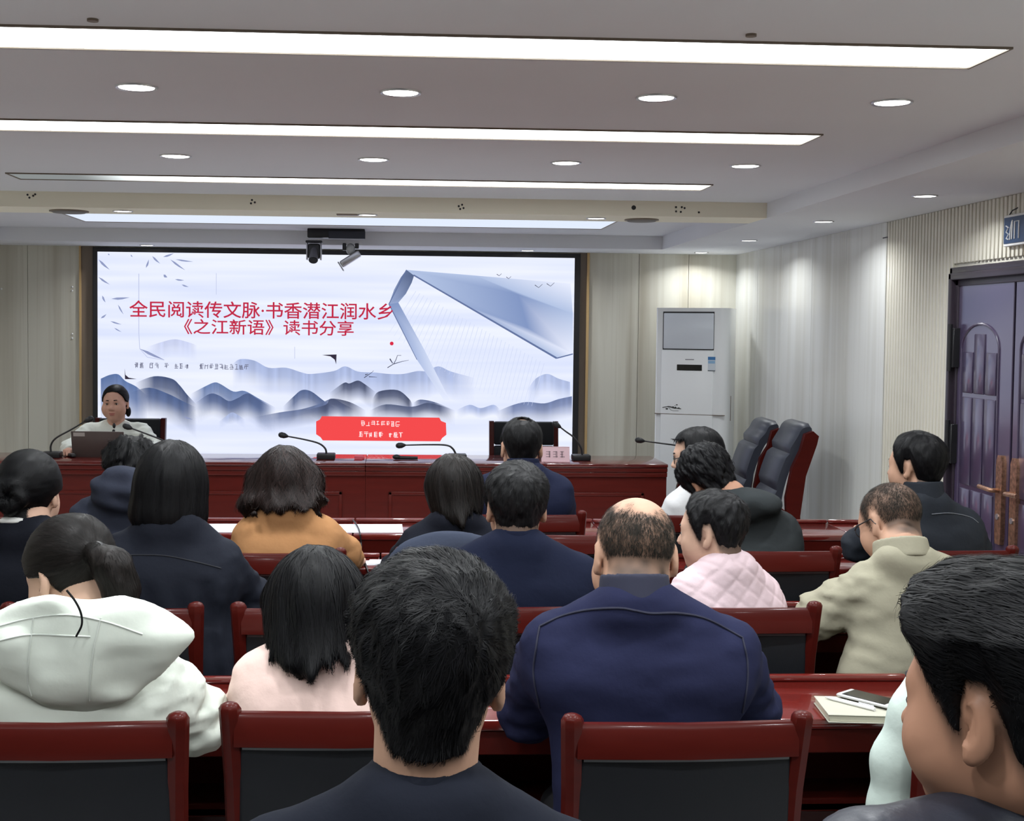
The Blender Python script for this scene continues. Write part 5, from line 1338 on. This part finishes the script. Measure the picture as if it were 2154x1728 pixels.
# --- woman in camel brown
M_c9 = cloth('camel_wool_coat', (172, 126, 86), .9, sheen=.4)
def wave_f(p):
    d = long_f(-.125, .118, .06, -.055, -.02, .022, .15)(p)
    return d-.008*np.clip((.0-p[:, 2])/.08, 0, 1)*np.sin(p[:, 2]*70+5*vnoise(p, (22, 22, 6)))
I = person('woman with wavy dark brown hair in a camel brown coat', ony(600, 1014, 4.62), yaw=-3, pitch=8, roll=2, skinm=skC, coat=M_c9,
    sl=ony(526, 1112, 4.58), sr=ony(680, 1112, 4.58), neck=ony(602, 1066, 4.57), hair=(wave_f, LB, .005), hairm=M_hairwarm,
    hstr=[dict(n=5000, flow=down_flow, len=lambda p: np.clip(p[:, 2]+.16, .04, .24), k=12, w=.0024, o0=.001, o1=.009, seed=7, curl=.7)],
    elbow=(ony(498, 1205, 4.66), ony(722, 1165, 4.72)), hand=(ony(560, 1185, 4.93), ony(748, 1183, 4.92)), wrinkle=.004, sleeve=1.15, girth=1.0)
# --- long haired woman in black
M_c10 = cloth('black_wool_top', (29, 31, 40))
I = person('woman with long straight dark hair in a black top beside the navy sweater', ony(955, 1030, 4.70), yaw=4, pitch=10, roll=6, skinm=skC, coat=M_c10,
    sl=ony(868, 1132, 4.66), sr=ony(1045, 1132, 4.66), neck=ony(958, 1084, 4.66), hair=(long_f(-.135, .085, .045, ragged=.05), LB, .005), hairm=M_hairbrown,
    hstr=[dict(n=4500, flow=down_flow, len=lambda p: np.clip(p[:, 2]+.17, .03, .24), k=11, w=.0026, o0=.0015, o1=.007, seed=11)],
    elbow=(ony(826, 1205, 4.76), ony(1085, 1205, 4.76)), hand=(ony(880, 1185, 4.96), ony(1030, 1185, 4.96)), wrinkle=.005)
# --- man in the plain navy sweater
fH = make_short(top=.022, side=.012, nape=.004, lump=.003, shift=-.006)
M_c11 = cloth('plain_navy_sweater', (28, 33, 53))
I = person('short haired man in a plain navy sweater in the middle of the room', ony(1086, 1072, 3.76), yaw=0, pitch=4, roll=0, hs=1.03, skinm=skA, coat=M_c11,
    sl=ony(935, 1190, 3.72), sr=ony(1228, 1195, 3.72), neck=ony(1086, 1140, 3.72), hair=(fH, SB, .0045), hairm=M_hairgrey,
    hstr=[dict(n=5500, flow=whorl_flow((.02, -.08, .07)), len=short_len, k=5, w=.0013, o1=.005, seed=3)], collar=(M_c11, .03, .068, .1), stub=stub_edge(shift=-.012), girth=1.12, wrinkle=.003, neckr=.058,
    hand=(ony(1020, 1290, 4.03), ony(1150, 1290, 4.03)))
# --- man in the navy suit, front row
def thincrown(p):
    c = nrm(A3(.05, -.35, .93)).astype(np.float32); q = p-np.array([0, -.01, .034], np.float32); q = q/(np.linalg.norm(q, axis=1)[:, None]+1e-6)
    return (q@c-.955)*.09+.006*vnoise(p, (60, 60, 60))
fH = make_short(top=.012, side=.010, nape=.003, lump=.002, bald=thincrown)
M_c12 = cloth('navy_suit', (30, 35, 58), .75)
I = person('man in a navy suit with a thinning crown in the front row', ony(1097, 944, 5.45), yaw=0, pitch=10, hs=1.04, skinm=skA, coat=M_c12,
    sl=ony(1020, 1018, 5.42), sr=ony(1180, 1020, 5.42), neck=ony(1100, 990, 5.41), hair=(fH, SB, .005), hstr=[dict(n=3000, flow=whorl_flow(), len=lambda p: .014+0*p[:, 0], k=4, w=.0014, o1=.003, seed=3)],
    collar=(M_c12, .045, .07, .15), girth=1.05, wrinkle=.004, hand=(ony(1060, 1110, 5.78), ony(1140, 1110, 5.78)))
# --- woman in the light grey top with glasses
M_c13 = cloth('light_grey_top', (196, 196, 198))
def side_f(p):
    d = smin(cranium(p)-.015, el(p, (0, -.03, -.06), (.1, .095, .15)), .03)+.003*vnoise(p, (60, 60, 6))
    d = smax(d, -(p[:, 2]+.17), .03)
    return smax(d, face_cut(p, .035, .08), .012)
I = person('woman in a light grey top with glasses looking to the left, front row', ony(1466, 962, 5.45), yaw=70, pitch=8, roll=0, skinm=skC, coat=M_c13,
    sl=ony(1424, 1056, 5.36), sr=ony(1520, 1050, 5.58), neck=ony(1470, 1012, 5.46), hair=(side_f, LB, .005),
    hstr=[dict(n=3500, flow=down_flow, len=lambda p: np.clip(p[:, 2]+.16, .03, .22), k=9, w=.0022, o0=.001, o1=.004, seed=3)], extra=glasses,
    hand=(ony(1400, 1110, 5.78), ony(1470, 1110, 5.80)), wrinkle=.004)
# --- person in the dark grey hoodie
M_c14 = cloth('dark_grey_hoodie', (52, 56, 58))
def fx14(P, d):
    h = el(P, (-.06, .06, 1.055), (.12, .09, .055))+.010*vnoise(P, (15, 15, 22))
    return smin(d, h, .06)
fH = make_short(top=.026, side=.018, nape=.012, lump=.008, shift=-.02)
I = person('person in a dark grey hoodie leaning the head down to the left', ony(1492, 1010, 4.78), yaw=14, pitch=30, roll=26, skinm=skB, coat=M_c14,
    sl=ony(1508, 1098, 4.74), sr=ony(1650, 1105, 4.70), neck=ony(1540, 1062, 4.70), hip=A3(*ony(1620, 1000, 4.56)[:2], .56), hair=(fH, SB, .0045),
    hstr=[dict(n=4500, flow=down_flow, len=lambda p: .03+0*p[:, 0], k=6, w=.0016, o1=.007, seed=3)], coatfx=fx14, girth=1.08, wrinkle=.006, sleeve=1.1,
    hand=(ony(1520, 1190, 4.97), ony(1590, 1190, 4.97)))
# --- person in the pink quilted jacket
fH = make_short(top=.02, side=.008, nape=.002, lump=.004, shift=.004)
M_c15 = cloth('pink_quilted_shell', (208, 186, 192), .7)
def quilt(P, d):
    u = (P[:, 0]*.8+P[:, 2])/.062; v = (P[:, 0]*.8-P[:, 2])/.062
    g = np.minimum(np.abs(u-np.round(u)), np.abs(v-np.round(v)))*.062*.7
    return d+.0035*np.exp(-(g/.0045)**2)
I = person('short haired person in a pink quilted jacket with the face turned left', ony(1497, 1122, 3.80), yaw=58, pitch=4, roll=0, hs=.96, skinm=skC, coat=M_c15,
    sl=ony(1448, 1232, 3.72), sr=ony(1600, 1236, 3.86), neck=ony(1518, 1188, 3.78), hair=(fH, SB, .004), hairm=M_hairgrey,
    hstr=[dict(n=5500, flow=whorl_flow((.0, -.07, .09), .3), len=lambda p: short_len(p)*.8, k=5, w=.0013, o1=.005, seed=3)], stub=stub_edge(soft=.03), coatfx=quilt, coatres=.006, wrinkle=.003, girth=1.05,
    hand=(ony(1440, 1290, 4.0), ony(1540, 1290, 4.03)), neckr=.056, chest=1.1)
# --- man in the dark jacket by the door
fH = make_short(top=.02, side=.013, nape=.005, lump=.002)
M_c16 = cloth('dark_padded_jacket', (44, 48, 55), .6)
def ex16(I):
    seam(I, spline([(1960, 1082), (2000, 1080), (2040, 1088), (2058, 1100)], 6), 4.4, 5.0, mat('grey_stitch', srgb(110, 114, 122), .8), .0015)
I = person('man in a dark padded jacket looking left, next to the door', ony(1926, 984, 4.76), yaw=38, pitch=2, roll=0, hs=1.02, skinm=skA, coat=M_c16,
    sl=ony(1868, 1088, 4.70), sr=ony(2034, 1096, 4.76), neck=ony(1940, 1052, 4.72), hair=(fH, SB, .0045), hstr=[dict(n=4000, flow=whorl_flow((.0, -.06, .1)), len=lambda p: short_len(p), k=5, w=.0014, o1=.003, seed=3)],
    stub=stub_edge(), collar=(M_c16, .065, .075, .1), girth=1.08, wrinkle=.005, sleeve=1.15, extra=ex16, elbow=(ony(1808, 1150, 4.82), ony(2058, 1190, 4.84)), hand=(ony(1815, 1120, 4.98), ony(1990, 1190, 5.0)))
# --- man in the khaki jacket
fH = lambda p: cranium(p)-.0008
stub17 = lambda p: .9*sstep(-hairline(p, MALE_Z), -.014, .03)*(.88+.2*vnoise(p, (35, 35, 35)))
M_c17 = cloth('khaki_cotton', (152, 148, 130), .85)
def fx17(P, d):   # creases across the lower back and below the arms
    k = np.clip((1.0-P[:, 2])/.1, 0, 1)*np.clip((P[:, 2]-.55)/.1, 0, 1)
    return d-.0035*k*np.sin(P[:, 2]*105+P[:, 0]*22+5*vnoise(P, (7, 7, 9)))*np.clip(.5+1.2*vnoise(P, (8, 8, 14)), 0, 1)
def ex17(I):
    glasses(I)
I = person('man with cropped hair and glasses in a khaki jacket, looking down', ony(1874, 1102, 3.78), yaw=26, pitch=24, roll=-4, hs=1.02, skinm=skA, coat=M_c17,
    sl=ony(1815, 1222, 3.68), sr=ony(2030, 1212, 3.70), neck=ony(1895, 1168, 3.68), hip=A3(*ony(1870, 1000, 3.62)[:2], .56), hair=(fH, SB, .004, False), hairm=M_stubble, stub=stub17, collar=(M_c17, .04, .078, .35),
    hstr=[dict(n=8000, flow=whorl_flow(), len=lambda p: .008+0*p[:, 0], k=3, w=.001, o1=.004, seed=3, where=lambda c: stub17(c.astype(np.float32))**2)], extra=ex17, coatfx=fx17, girth=1.05, wrinkle=.009, sleeve=1.12, coatres=.009,
    elbow=(ony(1712, 1302, 3.74), ony(2090, 1310, 3.78)), hand=(ony(1790, 1290, 3.98), ony(1960, 1290, 4.0)), neckr=.057)
# --- the speaker
M_c18 = cloth('white_sweatshirt', (226, 230, 222), .85)
def ex18(I):
    r = I['root']
    for px, py, a in ((240, 896, .012), (239, 909, .015)):
        MB().ball(ony(px, py, 9.66)-r, (.012, .012, .02)).build('toggle', M_black, I['t'])
    for pts in ([(172, 889), (182, 884), (192, 881)], [(283, 879), (292, 884), (302, 890)]):
        seam(I, pts, 9.4, 10.2, M_black, .009, 'shoulder_trim')
    MB().ball(I['h2w']((-.03, -.095, -.055)), (.035, .035, .035)).build('hair_knot', M_hairblack, I['t'])
    MB().ball(I['h2w']((-.075, -.03, -.06)), (.02, .025, .04)).build('hair_knot', M_hairblack, I['t'])
I = person('woman speaker in a white sweatshirt facing the audience behind the laptop', ony(243, 849, 9.78), yaw=176, pitch=2, roll=-2, hs=1.13, skinm=skin('skin_rosy', (206, 160, 140)), coat=M_c18,
    sl=ony(298, 904, 9.80), sr=ony(184, 904, 9.80), neck=ony(243, 897, 9.80), hair=(sleek_f, SB, .0045), face=True, fat=.013,
    hstr=[dict(n=2500, flow=lambda p: np.stack([p[:, 0]*6, -1+0*p[:, 1], -.6+0*p[:, 2]], 1).astype(np.float32), len=lambda p: .05+0*p[:, 0], k=6, w=.0018, o0=.001, o1=.001, seed=3)],
    elbow=(ony(326, 948, 9.62), ony(146, 946, 9.62)), hand=(A3(*ony(310, 960, 9.38)[:2], .785), A3(*ony(144, 960, 9.22)[:2], .79)), extra=ex18, sleeve=1.25, wrinkle=.009, girth=1.1, res=.006, collar=(M_c18, .05, .066, -.05))
p = ony(150, 962, 9.12)
t = empty('presenter_remote', (p[0], 9.14, .775), .5, 'small dark presenter remote in the hand of the speaker', 'remote')
MB().box((-.018, -.05, -.01), (.018, .05, .012), .008, 2).build('body', M_black, t); MB().box((-.012, -.03, .011), (.012, -.005, .0135), .001, 1).build('button', M_silver, t)

# ------------------------------------------------------------------ garments on chairs
def garment(name, label, f, lo, hi, m, res, cat='coat'):
    V, Q = surfnet(f, lo, hi, res, 3.0); c = V.mean(0); c[2] = V[:, 2].min()
    o = link(name, npmesh(name, V-c, Q), m); o.location = c; tag(o, label, cat); return o
g0 = [ony(*a) for a in ((1985, 1380, 2.53), (1925, 1500, 2.54), (1890, 1600, 2.55), (1880, 1700, 2.56), (1885, 1790, 2.57))]
def mint(P):
    d = None
    for (a, b), (ra, rb) in zip(zip(g0, g0[1:]), ((.05, .05), (.05, .052), (.052, .05), (.05, .05))):
        k = rc(P*np.array([1, 1.3, 1], np.float32), a*A3(1, 1.3, 1), b*A3(1, 1.3, 1), ra, rb); d = k if d is None else smin(d, k, .03)
    q = np.abs(P-(g0[0]+A3(.235, .02, -.2)).astype(np.float32))-np.array([.19, .012, .19], np.float32)   # the back of the coat over the chair
    bx = np.linalg.norm(np.maximum(q, 0), axis=1)+np.minimum(q.max(1), 0)-.03+.006*vnoise(P, (20, 20, 5))
    d = smin(d, bx, .04)
    return d+.003*vnoise(P, (24, 24, 5))
garment('coat', 'pale mint coat draped over the chair beside the leather jacket man', mint, np.min(g0, 0)-.13, np.max(g0, 0)+A3(.5, .13, .13), cloth('pale_mint_cloth', (206, 220, 212), .85), .008)
gc = ony(948, 1165, 4.27)
def greycoat(P):
    d = el(P, gc+A3(0, -.01, -.04), (.215, .055, .12)); d = smax(d, -el(P, gc+A3(0, 0, -.25), (.3, .012, .15)), .01)
    return d+.007*vnoise(P, (14, 14, 20))
garment('coat', 'slate grey coat hung over the chair back below the long haired woman', greycoat, gc-A3(.27, .12, .2), gc+A3(.27, .12, .14), cloth('slate_grey_cloth', (60, 66, 82), .85), .01)
